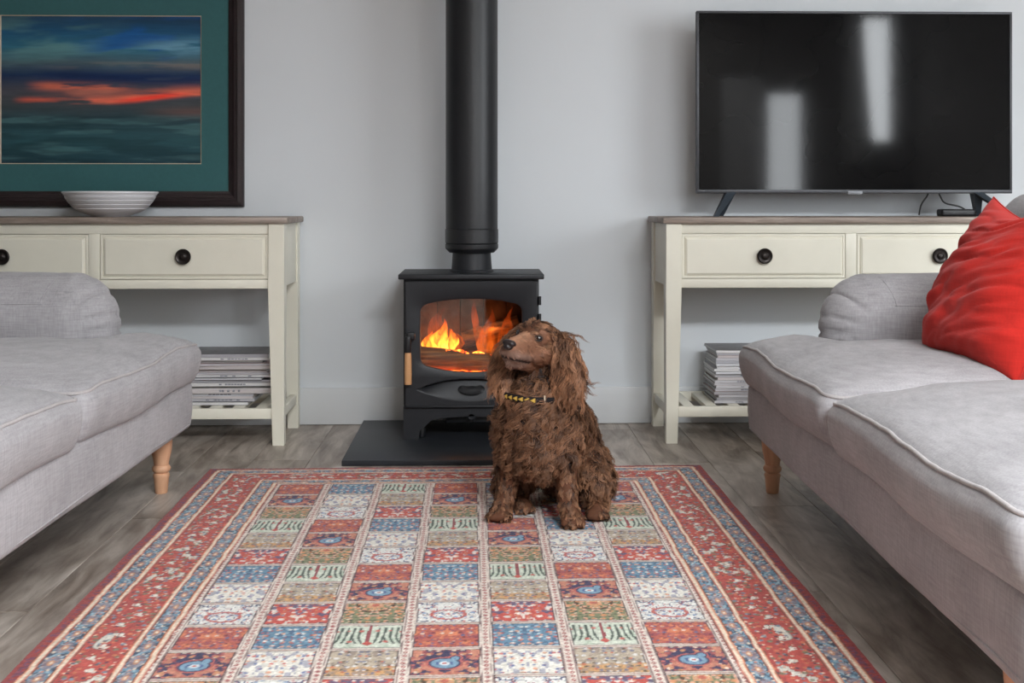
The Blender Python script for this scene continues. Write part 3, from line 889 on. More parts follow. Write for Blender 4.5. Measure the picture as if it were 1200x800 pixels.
# ------------------------------------------------------------------ television
def television():
    x0, x1, z0, z1 = 0.772, 1.922, 0.862, 1.520
    yc = 4.135; cx = (x0 + x1) / 2
    zt = 0.7795
    t = empty('television', (cx, yc, zt), 0, 'large flat black television standing on the right console table', 'television')
    hw = (x1 - x0) / 2; a, b = z0 - zt, z1 - zt
    bm = bmesh.new()
    bz = 0.009
    add_box(bm, (-hw, -0.006, b - bz), (hw, 0.022, b), 0.002); add_box(bm, (-hw, -0.006, a), (hw, 0.022, a + 0.014), 0.002)
    add_box(bm, (-hw, -0.006, a + 0.012), (-hw + bz, 0.022, b - bz + 0.001), 0.002); add_box(bm, (hw - bz, -0.006, a + 0.012), (hw, 0.022, b - bz + 0.001), 0.002)
    bm_obj('bezel', bm, M['tvbez'], t, auto=0.6)
    box('screen', (-hw + bz - 0.001, -0.003, a + 0.013), (hw - bz + 0.001, 0.004, b - bz + 0.001), M['screen'], t, 0)
    bm = bmesh.new(); add_box(bm, (-hw + 0.004, 0.004, a + 0.004), (hw - 0.004, 0.024, b - 0.004), 0.003); add_box(bm, (-hw * 0.75, 0.02, a + 0.03), (hw * 0.75, 0.06, b * 0.72), 0.012, 3)
    bm_obj('back_cover', bm, M['black'], t, auto=0.6)
    box('badge', (-0.027, -0.0085, a - 0.004), (0.027, -0.002, a + 0.009), M['chrome'], t, 0.001)
    for s in (-1, 1):
        bm = bmesh.new()
        for sy in (-1, 1):
            top = Vector((s * (hw - 0.125), 0.01, a + 0.004)); bot = Vector((s * (hw - 0.052 - (0.05 if sy > 0 else 0)), 0.01 + sy * (0.045 if sy > 0 else 0.115), 0.006))
            vs = []
            for p, w, hh in ((top, 0.017, 0.02), (bot, 0.009, 0.010)):
                vs.append([bm.verts.new(p + Vector((ax * w, ay * hh, 0))) for ax, ay in ((-1, -1), (1, -1), (1, 1), (-1, 1))])
            low = [bm.verts.new(v.co + Vector((s * 0.003, sy * 0.004, -0.0058))) for v in vs[1]]
            vs.append(low)
            for A, B in zip(vs, vs[1:]):
                for k in range(4): bm.faces.new((A[k], A[(k + 1) % 4], B[(k + 1) % 4], B[k]))
            bm.faces.new(vs[0]); bm.faces.new(vs[-1][::-1])
        bm_obj('foot', bm, M['tvfoot'], t)
    return t
television()
zt = 0.7795
def wire(name, pts, r, label, cat='cable'):
    P = [Vector(p) for p in pts]
    out = []
    for i in range(len(P) - 1):
        p0 = P[max(0, i - 1)]; p1 = P[i]; p2 = P[i + 1]; p3 = P[min(len(P) - 1, i + 2)]
        for k in range(8):
            s = k / 8
            out.append(0.5 * ((2 * p1) + (p2 - p0) * s + (2 * p0 - 5 * p1 + 4 * p2 - p3) * s * s + (3 * p1 - p0 - 3 * p2 + p3) * s ** 3))
    out.append(P[-1])
    base = out[-1].copy()
    o = tube(name, np.array([tuple(q - base) for q in out]), r, M['cord'], None, 8); o.location = base
    return set_props(o, label, cat)
wire('cable', [(1.628, 4.165, 0.861), (1.622, 4.165, 0.85), (1.604, 4.17, 0.82), (1.598, 4.175, zt + 0.004)], 0.003, 'thin black cable dropping straight from the television to the console')
wire('cable', [(1.668, 4.165, 0.861), (1.672, 4.165, 0.853), (1.69, 4.165, 0.828), (1.74, 4.16, 0.815), (1.765, 4.155, zt + 0.020)], 0.003, 'black cable curving from the television to the power block')
pb = empty('power_block', (1.720, 4.14, zt), 0, 'black power block lying under the right side of the television', 'power adapter')
V, F, Q = rounded((0.062, 0.03, 0.013), 0.008, 8); V[:, 2] += 0.013
mesh_np('casing', V, F, M['black'], pb)
tube('lead', [(0.060, 0, 0.014), (0.075, 0.0, 0.016), (0.08, 0.015, 0.012), (0.078, 0.03, 0.005), (0.07, 0.05, 0.0035)], 0.0032, M['cord'], pb)

# ------------------------------------------------------------------ picture
def picture():
    yw = YF
    pxm = 316.5
    # opening of the mount (world x, z) on the wall plane
    xr = -1.048; xl = xr - 0.735; zb = 0.83 + 46 / pxm; ztp = zb + 0.546
    mt, fr = 0.104, 0.058
    cx, cz = (xl + xr) / 2, (zb + ztp) / 2
    hw, hh = (xr - xl) / 2, (ztp - zb) / 2
    root = empty('framed_painting', (cx, yw, cz - hh - mt - fr), 0, 'dark framed abstract seascape painting with a wide teal mount', 'painting')
    oz = hh + mt + fr
    def ringmesh(name, loops, mat):
        """loops: (half_w, half_h, y) rings joined into a frame"""
        bm = bmesh.new(); rg = []
        for w, h, y in loops: rg.append([bm.verts.new(p) for p in ((-w, y, oz - h), (w, y, oz - h), (w, y, oz + h), (-w, y, oz + h))])
        for a, b in zip(rg, rg[1:] + rg[:1]):
            for k in range(4): bm.faces.new((a[k], a[(k + 1) % 4], b[(k + 1) % 4], b[k]))
        return bm_obj(name, bm, mat, root)
    W, H = hw + mt, hh + mt
    ringmesh('frame', [(W + fr, H + fr, -0.001), (W + fr, H + fr, -0.016), (W + fr - 0.006, H + fr - 0.006, -0.024), (W + 0.036, H + 0.036, -0.026), (W + 0.034, H + 0.034, -0.022),
                       (W + 0.026, H + 0.026, -0.021), (W + 0.024, H + 0.024, -0.024), (W + 0.012, H + 0.012, -0.018), (W + 0.010, H + 0.010, -0.014), (W, H, -0.011), (W, H, -0.001)], M['frame'])
    ringmesh('mount', [(W, H, -0.002), (W, H, -0.008), (hw + 0.003, hh + 0.003, -0.008), (hw + 0.003, hh + 0.003, -0.002)], M['mount'])
    ringmesh('bevel', [(hw + 0.003, hh + 0.003, -0.002), (hw + 0.003, hh + 0.003, -0.008), (hw, hh, -0.006), (hw, hh, -0.002)], M['fillet'])
    # painted panel: brush strokes as colours of the panel
    nx, ny = 270, 200
    s, t = np.meshgrid(np.linspace(0, 1, nx), np.linspace(0, 1, ny))       # t = 0 bottom
    wv = t + 0.04 * (fbm(s * 3, t * 3, 0, 21) - 0.5)
    def C(*a): return np.array(srgb(*a)[:3])
    base = np.zeros((ny, nx, 3))
    stops = [(0.0, C(24, 52, 62)), (0.15, C(38, 74, 80)), (0.30, C(34, 58, 66)), (0.40, C(56, 64, 68)), (0.50, C(66, 66, 74)), (0.60, C(22, 44, 76)), (0.68, C(66, 84, 92)),
             (0.78, C(44, 96, 116)), (0.90, C(24, 72, 104)), (1.0, C(30, 58, 80))]
    for k in range(3): base[..., k] = np.interp(wv, [p for p, _ in stops], [c[k] for _, c in stops])
    def mixc(mask, c, base): return base * (1 - mask[..., None]) + c * mask[..., None]
    tl = t - 0.06 * (s - 0.4) * sstep(0.4, 0.7, t)                  # sky strokes fall to the right
    st = fbm(s * 4, t * 28, 0, 3); st2 = fbm(s * 9, t * 90, 0, 4); st3 = fbm(s * 2.5, tl * 9, 0, 9)
    rg_ = fbm(s * 5 + 3, t * 40, 0, 63)
    base = mixc(sstep(0.42, 0.62, st3) * sstep(0.62, 0.8, t) * sstep(0.7, 0.35, s) * 0.8, C(84, 124, 126), base)
    base = mixc(sstep(0.45, 0.62, fbm(s * 3 + 5, tl * 10, 0, 13)) * sstep(0.62, 0.78, t) * sstep(0.3, 0.6, s) * 0.9, C(18, 78, 136), base)
    base = mixc(np.exp(-((tl - 0.76) / 0.05) ** 2) * sstep(0.55, 0.85, s) * sstep(0.35, 0.55, st) * 0.75, C(104, 146, 168), base)
    base = mixc(np.exp(-((t - 0.60 + 0.03 * s) / 0.035) ** 2) * sstep(0.12, 0.35, s) * sstep(0.3, 0.5, rg_ + 0.1) * 0.9, C(12, 34, 72), base)
    base = mixc(np.exp(-((t - 0.665) / 0.025) ** 2) * sstep(0.35, 0.6, st) * sstep(0.1, 0.5, s) * 0.6, C(118, 106, 98), base)
    base = mixc(sstep(0.86, 1.0, t) * sstep(0.4, 0.6, st3) * 0.6, C(14, 44, 70), base)
    # red streaks on the horizon, dry-brushed
    hz_ = 0.385 + 0.06 * sstep(0.45, 1.0, s)
    m1 = np.exp(-((t - hz_ - 0.03) / np.where(t > hz_ + 0.03, 0.040, 0.014)) ** 2) * sstep(0.15, 0.5, s) * sstep(0.30, 0.62, rg_ + 0.12 * sstep(0.4, 0.8, s))
    base = mixc(np.clip(m1 * 1.3, 0, 1), C(204, 100, 78), base)
    m2 = np.exp(-((t - hz_ - 0.028) / 0.017) ** 2) * sstep(0.5, 0.72, s) * sstep(1.0, 0.78, s)
    base = mixc(np.clip(m2 * 1.1, 0, 1), C(232, 66, 50), base)
    m3 = np.exp(-((t - 0.52 + 0.04 * (s - 0.3)) / 0.026) ** 2) * sstep(0.1, 0.25, s) * sstep(0.72, 0.5, s) * sstep(0.34, 0.56, rg_ + 0.08)
    base = mixc(np.clip(m3 * 1.1, 0, 1), C(190, 98, 78), base)
    m5 = np.exp(-((t - 0.475) / 0.03) ** 2) * sstep(0.25, 0.4, s) * sstep(0.66, 0.5, s) * sstep(0.36, 0.6, st) * 0.7
    base = mixc(m5, C(176, 104, 88), base)
    m4 = np.exp(-((t - 0.43) / 0.018) ** 2) * sstep(0.04, 0.14, s) * sstep(0.34, 0.2, s) * sstep(0.3, 0.5, rg_ + 0.05)
    base = mixc(m4 * 0.9, C(186, 84, 66), base)
    base = mixc(sstep(0.45, 0.7, st) * sstep(0.36, 0.3, t) * 0.5, C(74, 110, 112), base)
    base = mixc(sstep(0.5, 0.7, fbm(s * 3 + 2, t * 20, 0, 31)) * sstep(0.36, 0.3, t) * 0.5, C(18, 42, 50), base)
    base = mixc(sstep(0.6, 0.95, s) * np.exp(-((t - 0.35) / 0.035) ** 2) * 0.55, C(104, 70, 62), base)
    base *= (1.05 + 0.50 * st2)[..., None]
    V = np.stack([(s - 0.5) * 2 * hw, np.full_like(s, -0.0035), oz + (t - 0.5) * 2 * hh], -1).reshape(-1, 3)
    idx = np.arange(nx * ny).reshape(ny, nx)
    F = np.stack([idx[:-1, :-1], idx[:-1, 1:], idx[1:, 1:], idx[1:, :-1]], -1).reshape(-1, 4)
    o = mesh_np('canvas', V, F, mat_attr('oil_paint', 0.5, bstr=0.1, bscale=150, spec=0.3), root)
    point_color(o.data, base.reshape(-1, 3))
picture()

# bowl
bx, by = cam_xy(-1.418, 4.07)
prof_o = [(0.062, 0.0), (0.066, 0.003), (0.070, 0.005), (0.100, 0.015), (0.122, 0.028), (0.121, 0.030), (0.124, 0.031), (0.136, 0.0425), (0.1345, 0.0445), (0.138, 0.0455), (0.147, 0.0575), (0.1452, 0.0595), (0.149, 0.0605), (0.1545, 0.072), (0.1525, 0.074), (0.1565, 0.075), (0.159, 0.081), (0.163, 0.083), (0.163, 0.087), (0.160, 0.089)]
prof_i = [(0.156, 0.088), (0.148, 0.072), (0.125, 0.042), (0.09, 0.021), (0.05, 0.012), (0.004, 0.010)]
bowl = lathe('bowl', prof_o + prof_i, M['china'], None, 64, auto=0.9)
bowl.location = (bx, by, zt)
set_props(bowl, 'wide white ribbed bowl on the left console below the painting', 'bowl')

# ------------------------------------------------------------------ sofas
SOFA_D0, SOFA_D1 = 1.50, 3.40         # near and far end (distance ahead of the camera)
SLEN = SOFA_D1 - SOFA_D0
def sofa(name, u0, side, label, shift=0.0, lean=0.0):
    """local x = side * (distance behind the seat front), local y = along the sofa, 0 at its middle"""
    mid = (SOFA_D0 + SOFA_D1) / 2
    gx, gy = cam_xy(u0, mid + shift)
    s = empty(name, (gx, gy, 0), -YAW, label, 'sofa', 'matching grey linen sofas')
    L = M['linen']; h = SLEN / 2
    def put(nm, V, F, mat, par, smooth=True):
        V = V.copy(); V[:, 0] *= side
        return mesh_np(nm, V, F, mat, par, smooth, fix=True)
    # base: skirtless upholstered frame, rounded corners, hem line
    V, F, Q = rounded((0.47, h - 0.005, 0.085), (0.05, 0.05, 0.03), 40)
    n = fbm(V[:, 1] * 5, V[:, 2] * 9, V[:, 0] * 5, 31) - 0.5
    V += np.array([0.47, 0, 0.235])
    V[:, 0] += -0.010 * n * (Q[:, 0] < -0.9) + 0.012 * np.sin((V[:, 2] - 0.15) * 20) * (Q[:, 0] < -0.9) * -0.4
    V[:, 2] += 0.006 * (fbm(V[:, 1] * 3, 0, 0, 9) - 0.5) * (V[:, 2] < 0.2)
    base = put('base', V, F, L, s)
    hem = []
    for t in np.linspace(-h + 0.06, h - 0.06, 60): hem.append((side * (-0.0005), t, 0.181 + 0.004 * math.sin(t * 6)))
    tube('hem', hem, 0.003, L, base, 6)
    # far and near arms, rolled, front end gathered in pleats
    for e in (-1, 1):
        au0, au1 = 0.180, 0.93
        th = 0.115
        V, F, Q = rounded(((au1 - au0) / 2, th, 0.175), (0.135, 0.110, 0.155), 52)
        cu = (au0 + au1) / 2
        V += np.array([cu, 0, 0.455])
        # pleats fanning round the front end
        du = V[:, 0] - (au0 + 0.15); dz = V[:, 2] - 0.475
        rad = np.hypot(du, dz); ang = np.arctan2(dz, -du)
        fall = sstep(0.05, -0.06, du) * sstep(0.03, 0.10, rad)
        ple = np.abs(np.sin(ang * 9.0 + 1.1 * np.sin(ang * 3.1 + e) + V[:, 1] * 7))
        nrm = np.stack([du, np.zeros_like(du), dz], 1) / np.maximum(rad, 1e-6)[:, None]
        V -= nrm * (0.006 * (1 - ple) ** 3 * fall)[:, None]
        V[:, 1] -= 0.007 * (1 - ple) ** 3 * fall * np.sign(V[:, 1])
        sm = 0.006 * (fbm(V[:, 0] * 7, V[:, 1] * 7, V[:, 2] * 7, 71) - 0.5)
        V[:, 2] += sm
        V[:, 1] *= 1.0 + 0.10 * sstep(0.40, 0.60, V[:, 2])
        V[:, 1] += e * (h - 0.145)
        arm = put('arm', V, F, L, s)
        # stitched seams on the inner face
        inn = V[(V[:, 1] - e * (h - 0.145)) * e < 0]
        def on_arm(uu, zz):
            d2 = (inn[:, 0] - uu) ** 2 + (inn[:, 2] - zz) ** 2
            k = np.argsort(d2)[:4]; w = 1 / (d2[k] + 1e-5)
            return (side * uu, float((inn[k, 1] * w).sum() / w.sum()) - e * 0.0004, zz)
        tube('seam', [on_arm(au0 + 0.150 + 0.03 * math.cos(q * 1.4), 0.545 + 0.075 * q) for q in np.linspace(0, 1, 12)], 0.0016, L, arm, 6)
        tube('seam', [on_arm(au0 + 0.175 + q * 0.42, 0.548) for q in np.linspace(0, 1, 24)], 0.0014, L, arm, 6)
    # back
    V, F, Q = rounded((0.115, h - 0.02, 0.28), (0.09, 0.07, 0.09), 36)
    V[:, 0] += 0.04 * (V[:, 2] / 0.28)
    V[:, 2] += 0.02 * (1 - (V[:, 1] / h) ** 2)
    V += np.array([0.800, 0, 0.577])
    V[:, 0] += 0.008 * (fbm(V[:, 1] * 5, V[:, 2] * 5, 0, 5) - 0.5)
    put('back', V, F, L, s)
    # two T-shaped seat cushions with piping
    cw = (SLEN - 0.01) / 4
    for e in (-1, 1):
        zb, zt_, crown = 0.285, 0.412, 0.066
        U0, U1 = -0.024, 0.76
        inner_end = h - 0.262            # where the arm begins
        outer_end = h - 0.012
        def warp(P, Qs):
            """P: rounded block in unit-ish coordinates, y in [0,1] from the middle of the sofa outward"""
            u = P[:, 0]
            ext = sstep(0.185, 0.115, u)
            end = inner_end + (outer_end - inner_end) * ext
            P = P.copy(); P[:, 1] = e * (0.004 + P[:, 1] * (end - 0.004)); return P
        hu, hz2 = (U1 - U0) / 2, (zt_ - zb) / 2
        RU, RY, RZ = 0.040, 0.05, 0.026
        def shape(V):
            """crown the top, fill out the front boxing, wrinkle, and bend the block into its T shape"""
            V = V.copy()
            sx = np.clip(V[:, 0] / hu, -1, 1); sy = np.clip(V[:, 1] / 0.5, -1, 1); sz = np.clip(V[:, 2] / hz2, -1, 1)
            V += np.array([(U0 + U1) / 2, 0.5, (zb + zt_) / 2])
            cr = np.clip((1 - np.abs(sx) ** 3.0), 0, 1) ** 0.62 * np.clip((1 - np.abs(sy) ** 4.0), 0, 1) ** 0.62
            fr = sstep(-0.80, -1.0, sx); top = sstep(0.5, 0.95, sz)
            wr = fbm(V[:, 0] * 8, V[:, 1] * 8 + e * 3, V[:, 2] * 8, 41) - 0.5
            wr2 = fbm(V[:, 0] * 20, V[:, 1] * 7 + e * 3, V[:, 2] * 3, 47) - 0.5
            V[:, 2] += crown * cr * top + (0.016 * wr + 0.008 * wr2) * top * np.clip(cr * 3, 0, 1)
            V[:, 0] += fr * (0.030 * ((1 - sz) / 2) ** 1.6 - 0.012 * (1 - sz ** 2) - 0.008 * np.sin(sy * PI / 2 + PI / 2) + 0.010 * wr)
            V[:, 2] += 0.005 * np.sin(V[:, 1] * 9 + e) * np.abs(sx) ** 6
            return warp(V, None)
        V, F, Q = rounded((hu, 0.5, hz2), (RU, RY, RZ), 50)
        cu = put('seat_cushion', shape(V), F, L, s)
        # piping laid round the top and the bottom edge of the same block
        k45 = 1 - math.sqrt(0.5)
        for sg, rr_ in ((1, 0.0042), (-1, 0.0036)):
            lu, ly = hu - RU * k45, 0.5 - RY * k45 * 0.6
            rc_u, rc_y = 0.03, 0.04
            lp = []
            for cxx, cyy, a0 in ((1, 1, 0), (-1, 1, 90), (-1, -1, 180), (1, -1, 270)):
                for q in np.linspace(0, 90, 9):
                    an = math.radians(a0 + q)
                    lp.append((cxx * (lu - rc_u) + rc_u * math.cos(an), cyy * (ly - rc_y) + rc_y * math.sin(an)))
            lp = np.array(lp); cl = np.vstack([lp, lp[:1]])
            dl = np.r_[0, np.cumsum(np.linalg.norm(np.diff(cl, axis=0), axis=1))]
            tt = np.linspace(0, dl[-1], 301)[:-1]
            P = np.stack([np.interp(tt, dl, cl[:, 0]), np.interp(tt, dl, cl[:, 1]), np.full(300, sg * (hz2 - RZ * k45))], 1)
            P = shape(P); P[:, 0] *= side
            tube('piping', P, rr_, M['pipe'], cu, 7, closed=True)
    # turned legs
    prof = [(0.0165, 0.0), (0.0175, 0.002), (0.0215, 0.044), (0.0235, 0.050), (0.0225, 0.055), (0.0185, 0.058), (0.0240, 0.063), (0.0265, 0.070), (0.0240, 0.077),
            (0.0205, 0.080), (0.0215, 0.088), (0.0285, 0.120), (0.0310, 0.145), (0.0300, 0.165)]
    me = None
    for lu in (0.055, 0.86):
        for ly in (SOFA_D1 - 0.105 - mid - shift, SOFA_D0 + 0.17 - mid):
            if me is None:
                o = lathe('leg', prof, M['legwood'], s, 28); me = o.data
            else:
                o = bpy.data.objects.new('leg', me); COL.objects.link(o); o.parent = s
            o.location = (side * lu, ly, 0)
    return s
sofa('sofa', -0.948, -1, 'grey linen sofa on the left below the painting', 0.05)
sofa('sofa', 0.690, 1, 'grey linen sofa on the right with a red cushion')

# ------------------------------------------------------------------ red scatter cushion
def scatter_cushion():
    n = 90
    g = np.linspace(-1, 1, n); s, t = np.meshgrid(g, g)
    hs = 0.222
    prof = (np.clip(1 - np.abs(s) ** 2.4, 0, 1) * np.clip(1 - np.abs(t) ** 2.4, 0, 1)) ** 0.5
    px = s * hs * (1 - 0.03 * (1 - t ** 2)); pz = t * hs * (1 - 0.05 * (1 - s ** 2))
    pz = pz - 0.055 * (1 - np.abs(s) ** 1.3) * (t > 0) * t            # chopped top edge
    V = []; 
    for sg in (-1, 1):
        wr = fbm(s * 1.5 + 3 * sg, (t + 0.45 * s) * 3.6, sg * 3.0, 81, 3) - 0.5
        wr2 = np.abs(fbm(s * 1.6, (t + 0.35 * s) * 6.5, sg * 5.0, 83, 2) - 0.5) - 0.12
        th = 0.105 * prof * (1 - 0.25 * t) + (0.030 * wr + 0.034 * wr2) * np.clip(prof * 1.5, 0, 1)
        V.append(np.stack([px, sg * th, pz], -1).reshape(-1, 3))
    V = np.concatenate(V)
    idx = np.arange(n * n).reshape(n, n)
    f = np.stack([idx[:-1, :-1], idx[:-1, 1:], idx[1:, 1:], idx[1:, :-1]], -1).reshape(-1, 4)
    F = np.concatenate([f, f[:, ::-1] + n * n])
    # stand it in the sofa: cushion x runs along the sofa, lean against the back
    lean = math.radians(24)
    c, s_ = math.cos(lean), math.sin(lean)
    X, Y, Z = V[:, 0], V[:, 1], V[:, 2] + hs * 0.97
    P = np.stack([Y * c + Z * s_, X, Z * c - Y * s_], -1)      # local x = away from the camera side, y = along
    root = empty('scatter_cushion', (0, 0, 0), -YAW + math.radians(5), 'red linen scatter cushion leaning in the right sofa corner', 'cushion')
    gx, gy = cam_xy(1.070, 2.70)
    root.location = (gx, gy, 0.444)
    o = mesh_np('cover', P, F, M['redlinen'], root, True, fix=True)
    # stitched edge
    e = []
    b = list(idx[0, :]) + list(idx[1:, -1]) + list(idx[-1, ::-1][1:]) + list(idx[::-1, 0][1:-1])
    tube('seam', P[b], 0.0022, M['redlinen'], o, 5, closed=True)
scatter_cushion()

# ------------------------------------------------------------------ rug
def rug():
    W = 1.525; far_b, side_b = 0.205, 0.2425
    x0, x1 = -0.830, 0.695
    yF_, yN_ = 3.588, 1.42
    Lg = yF_ - yN_
    nx, ny = 570, 760
    X, Y = np.meshgrid(np.linspace(0, W, nx), np.linspace(0, Lg, ny))     # Y = distance from the far edge
    wob = 0.004 * (fbm(X * 9, Y * 9, 0, 1) - 0.5) + 0.003 * (vnoise(Y * 30, X * 30, 0, 2) - 0.5)
    def C(*a): return np.array(srgb(*a)[:3])
    RED, DRED, ORG, CRM, WHT = C(196, 62, 44), C(160, 44, 40), C(216, 116, 62), C(232, 208, 180), C(230, 224, 214)
    BLU, LBL, NAV, GRN, OLV, PNK, TAN, GLD, BRN = C(96, 138, 162), C(150, 184, 200), C(50, 60, 84), C(92, 118, 92), C(128, 132, 92), C(206, 130, 112), C(196, 174, 140), C(206, 152, 72), C(90, 52, 44)
    SAGE, DGRN = C(196, 206, 186), C(44, 62, 54)
    col = np.zeros((ny, nx, 3)); col[:] = RED

    def put(mask, c, soft=1.0):
        m = np.clip(mask, 0, 1)[..., None] * soft
        col[...] = col * (1 - m) + c * m
    def dots(a, b, seed, r, jit=0.7, dens=1.0):
        """mask of jittered round motifs on the unit lattice of (a, b); also a ring mask"""
        ia, ib = np.floor(a).astype(np.int64), np.floor(b).astype(np.int64)
        ja, jb = hsh(ia, ib, 0, seed), hsh(ia, ib, 1, seed)
        on = hsh(ia, ib, 2, seed) < dens
        rr = r * (0.7 + 0.6 * hsh(ia, ib, 3, seed))
        d = np.hypot(a - ia - 0.5 - (ja - 0.5) * jit * (1 - 2 * r), b - ib - 0.5 - (jb - 0.5) * jit * (1 - 2 * r))
        return np.where(on, sstep(rr + 0.06, rr - 0.06, d), 0), d

    # distance from the nearest side / far edge, scaled so both borders use one band plan
    dS = np.minimum(X, W - X); dF = np.minimum(Y, Lg - Y) * side_b / far_b
    dist = np.minimum(dS, dF) + wob
    along = np.where(dS < dF, Y, X)
    bands = [('edge', 0, .024), ('stripe', .024, .042), ('blue', .042, .076), ('stripe', .076, .091), ('red', .091, .180), ('stripe', .180, .194), ('blue', .194, .225), ('stripe', .225, .2425)]
    for kind, a, b in bands:
        m = ((dist >= a) & (dist < b)).astype(float)
        v = (dist - a) / (b - a)
        if kind == 'edge':
            put(m, DRED); put(m * sstep(0.45, 0.6, vnoise(along * 160, v * 2, 0, 5)) * (v > 0.45), C(112, 58, 92), 0.8)
        elif kind == 'stripe':
            put(m, CRM); put(m * sstep(0.34, 0.22, v), ORG, 0.9); put(m * sstep(0.66, 0.78, v), C(196, 84, 56), 0.9)
            put(m * (np.abs(v - 0.02) < 0.08), BRN, 0.8); put(m * (np.abs(v - 0.98) < 0.08), BRN, 0.8)
        elif kind == 'blue':
            put(m, BLU)
            put(m * sstep(0.50, 0.62, fbm(along * 90, v * 3.5, 0, 7, 2)), NAV, 0.85)
            vine = np.abs(v - 0.5 - 0.28 * np.sin(along * 2 * PI / 0.075))
            put(m * sstep(0.10, 0.05, vine), LBL, 0.8)
            for sd, c, rr, dn in ((11, CRM, .22, .7), (12, ORG, .2, .6), (13, LBL, .2, .8), (14, NAV, .18, .8)):
                dm, _ = dots(along / 0.017 + sd * 0.37, v * 2.2 + sd * 0.3, sd, rr, 0.9, dn); put(m * dm, c, 0.9)
            dm, dd = dots(along / 0.07, v, 15, .34, 0.0, 1.0); put(m * dm, C(150, 120, 128), 0.6); put(m * sstep(.2, .15, dd), C(206, 140, 96)); put(m * sstep(.1, .06, dd), CRM)
        elif kind == 'red':
            put(m, RED); put(m * sstep(0.48, 0.60, fbm(along * 60, v * 4, 0, 17, 2)), C(170, 50, 44), 0.7)
            # small running animals / leaves: ragged cream patches
            n1 = fbm(along * 42, v * 5.0, 0, 19, 3); n2 = vnoise(along * 21 + 9, v * 2.4, 0, 23)
            put(m * sstep(0.56, 0.60, n1) * sstep(0.42, 0.50, n2) * sstep(0.04, 0.12, v) * sstep(0.96, 0.88, v), C(60, 74, 70), 0.9)
            put(m * sstep(0.585, 0.62, n1) * sstep(0.45, 0.52, n2) * sstep(0.04, 0.12, v) * sstep(0.96, 0.88, v), C(206, 200, 186))
            for sd, c, rr, dn, sc in ((31, ORG, .20, .55, .02), (32, C(96, 140, 160), .20, .5, .022), (33, CRM, .15, .55, .018), (34, C(70, 50, 70), .18, .5, .02), (35, C(110, 120, 90), .2, .4, .024)):
                dm, _ = dots(along / sc + sd, v * 0.089 / sc, sd, rr, 0.9, dn); put(m * dm, c, 0.85)
            for sd, a_ in ((41, 0.0), (42, 0.055)):
                k = along / 0.11 + a_ / 0.11; kk = np.floor(k); fa = (k - kk - 0.5) * 0.11; fv = (v - 0.3 - 0.4 * hsh(kk.astype(np.int64), 0, 0, sd)) * 0.089
                an = sstep(.0055, .0035, np.hypot(fa * .5, fv)) + sstep(.0042, .0025, np.hypot(fa - .009, fv - .006)) + sstep(.0022, .0012, np.abs(fa - .006 - fv * .3)) * (fv < 0) * (fv > -.011) + sstep(.0022, .0012, np.abs(fa + .006 + fv * .3)) * (fv < 0) * (fv > -.011)
                put(m * np.clip(an, 0, 1), C(222, 214, 200))

    # field of garden panels
    fx0, fx1 = side_b, W - side_b
    ncol = 7; pw = (fx1 - fx0) / ncol; ph = 0.1225
    rows = 14; ph = (Lg - 2 * far_b) / rows
    fld = dist >= side_b
    wx = X + 0.0035 * (vnoise(Y * 25, X * 6, 0, 51) - 0.5); wy = Y + 0.003 * (vnoise(X * 22, Y * 6, 0, 52) - 0.5)
    ca = (wx - fx0) / pw; cb = (wy - far_b) / ph
    ci = np.clip(np.floor(ca), 0, ncol - 1).astype(int); cj = np.clip(np.floor(cb), 0, rows - 1).astype(int)
    a = ca - ci; b = cb - cj                                   # b = 0 far, 1 near
    off = np.array([0, 6, 3, 0, 6, 3, 0])[ci]
    kind = (cj + off) % 9
    sep = 0.085                                               # half-width of a column divider, in cells
    A = np.clip((a - sep) / (1 - 2 * sep), 0, 1); am = np.abs(A - 0.5) * 2        # mirrored
    cx = am * 0.5 * pw * 0.83; cyv = b * ph                    # metres from the middle line
    sd0 = ci * 13 + cj * 7
    inside = fld.astype(float)
    def K(k): return inside * (kind == k)
    n_f = fbm(cx * 95, cyv * 95 + 40 * kind, 0, 61, 2); n_g = fbm(cx * 60 + 7, cyv * 60 + 31 * kind, 0, 62, 2)
    def flor(k, seed, c, sc, r, dn, soft=0.95):
        dm, _ = dots(cx / sc + k * 5, cyv / sc + k * 3, seed, r, 0.85, dn); put(K(k) * dm, c, soft)
    # 0 orange-red floral
    put(K(0), C(188, 80, 58)); put(K(0) * sstep(.52, .60, n_f), C(150, 60, 80), .8); put(K(0) * sstep(.55, .62, n_g), ORG)
    flor(0, 101, C(226, 200, 180), .020, .2, .6); flor(0, 102, C(84, 96, 140), .018, .2, .55); flor(0, 103, ORG, .017, .22, .7); flor(0, 104, C(120, 40, 50), .021, .16, .6)
    # 1 navy with a paisley drop
    put(K(1), C(56, 50, 88)); put(K(1) * sstep(.54, .60, n_f), C(150, 62, 70), .85); put(K(1) * sstep(.58, .64, n_g), C(200, 120, 90))
    flor(1, 111, CRM, .019, .2, .6); flor(1, 112, C(190, 90, 76), .017, .22, .75); flor(1, 113, C(206, 140, 84), .020, .2, .5)
    px_ = (A - 0.5) * pw * 0.83; py_ = (b - 0.55) * ph
    rot = px_ * 0.8 - py_ * 0.6; rov = px_ * 0.6 + py_ * 0.8
    dp = 1.22 * np.minimum(np.hypot(px_ * 0.85, py_) - 0.0, np.hypot((px_ - .018) * 1.2, py_ + .022) + .012)
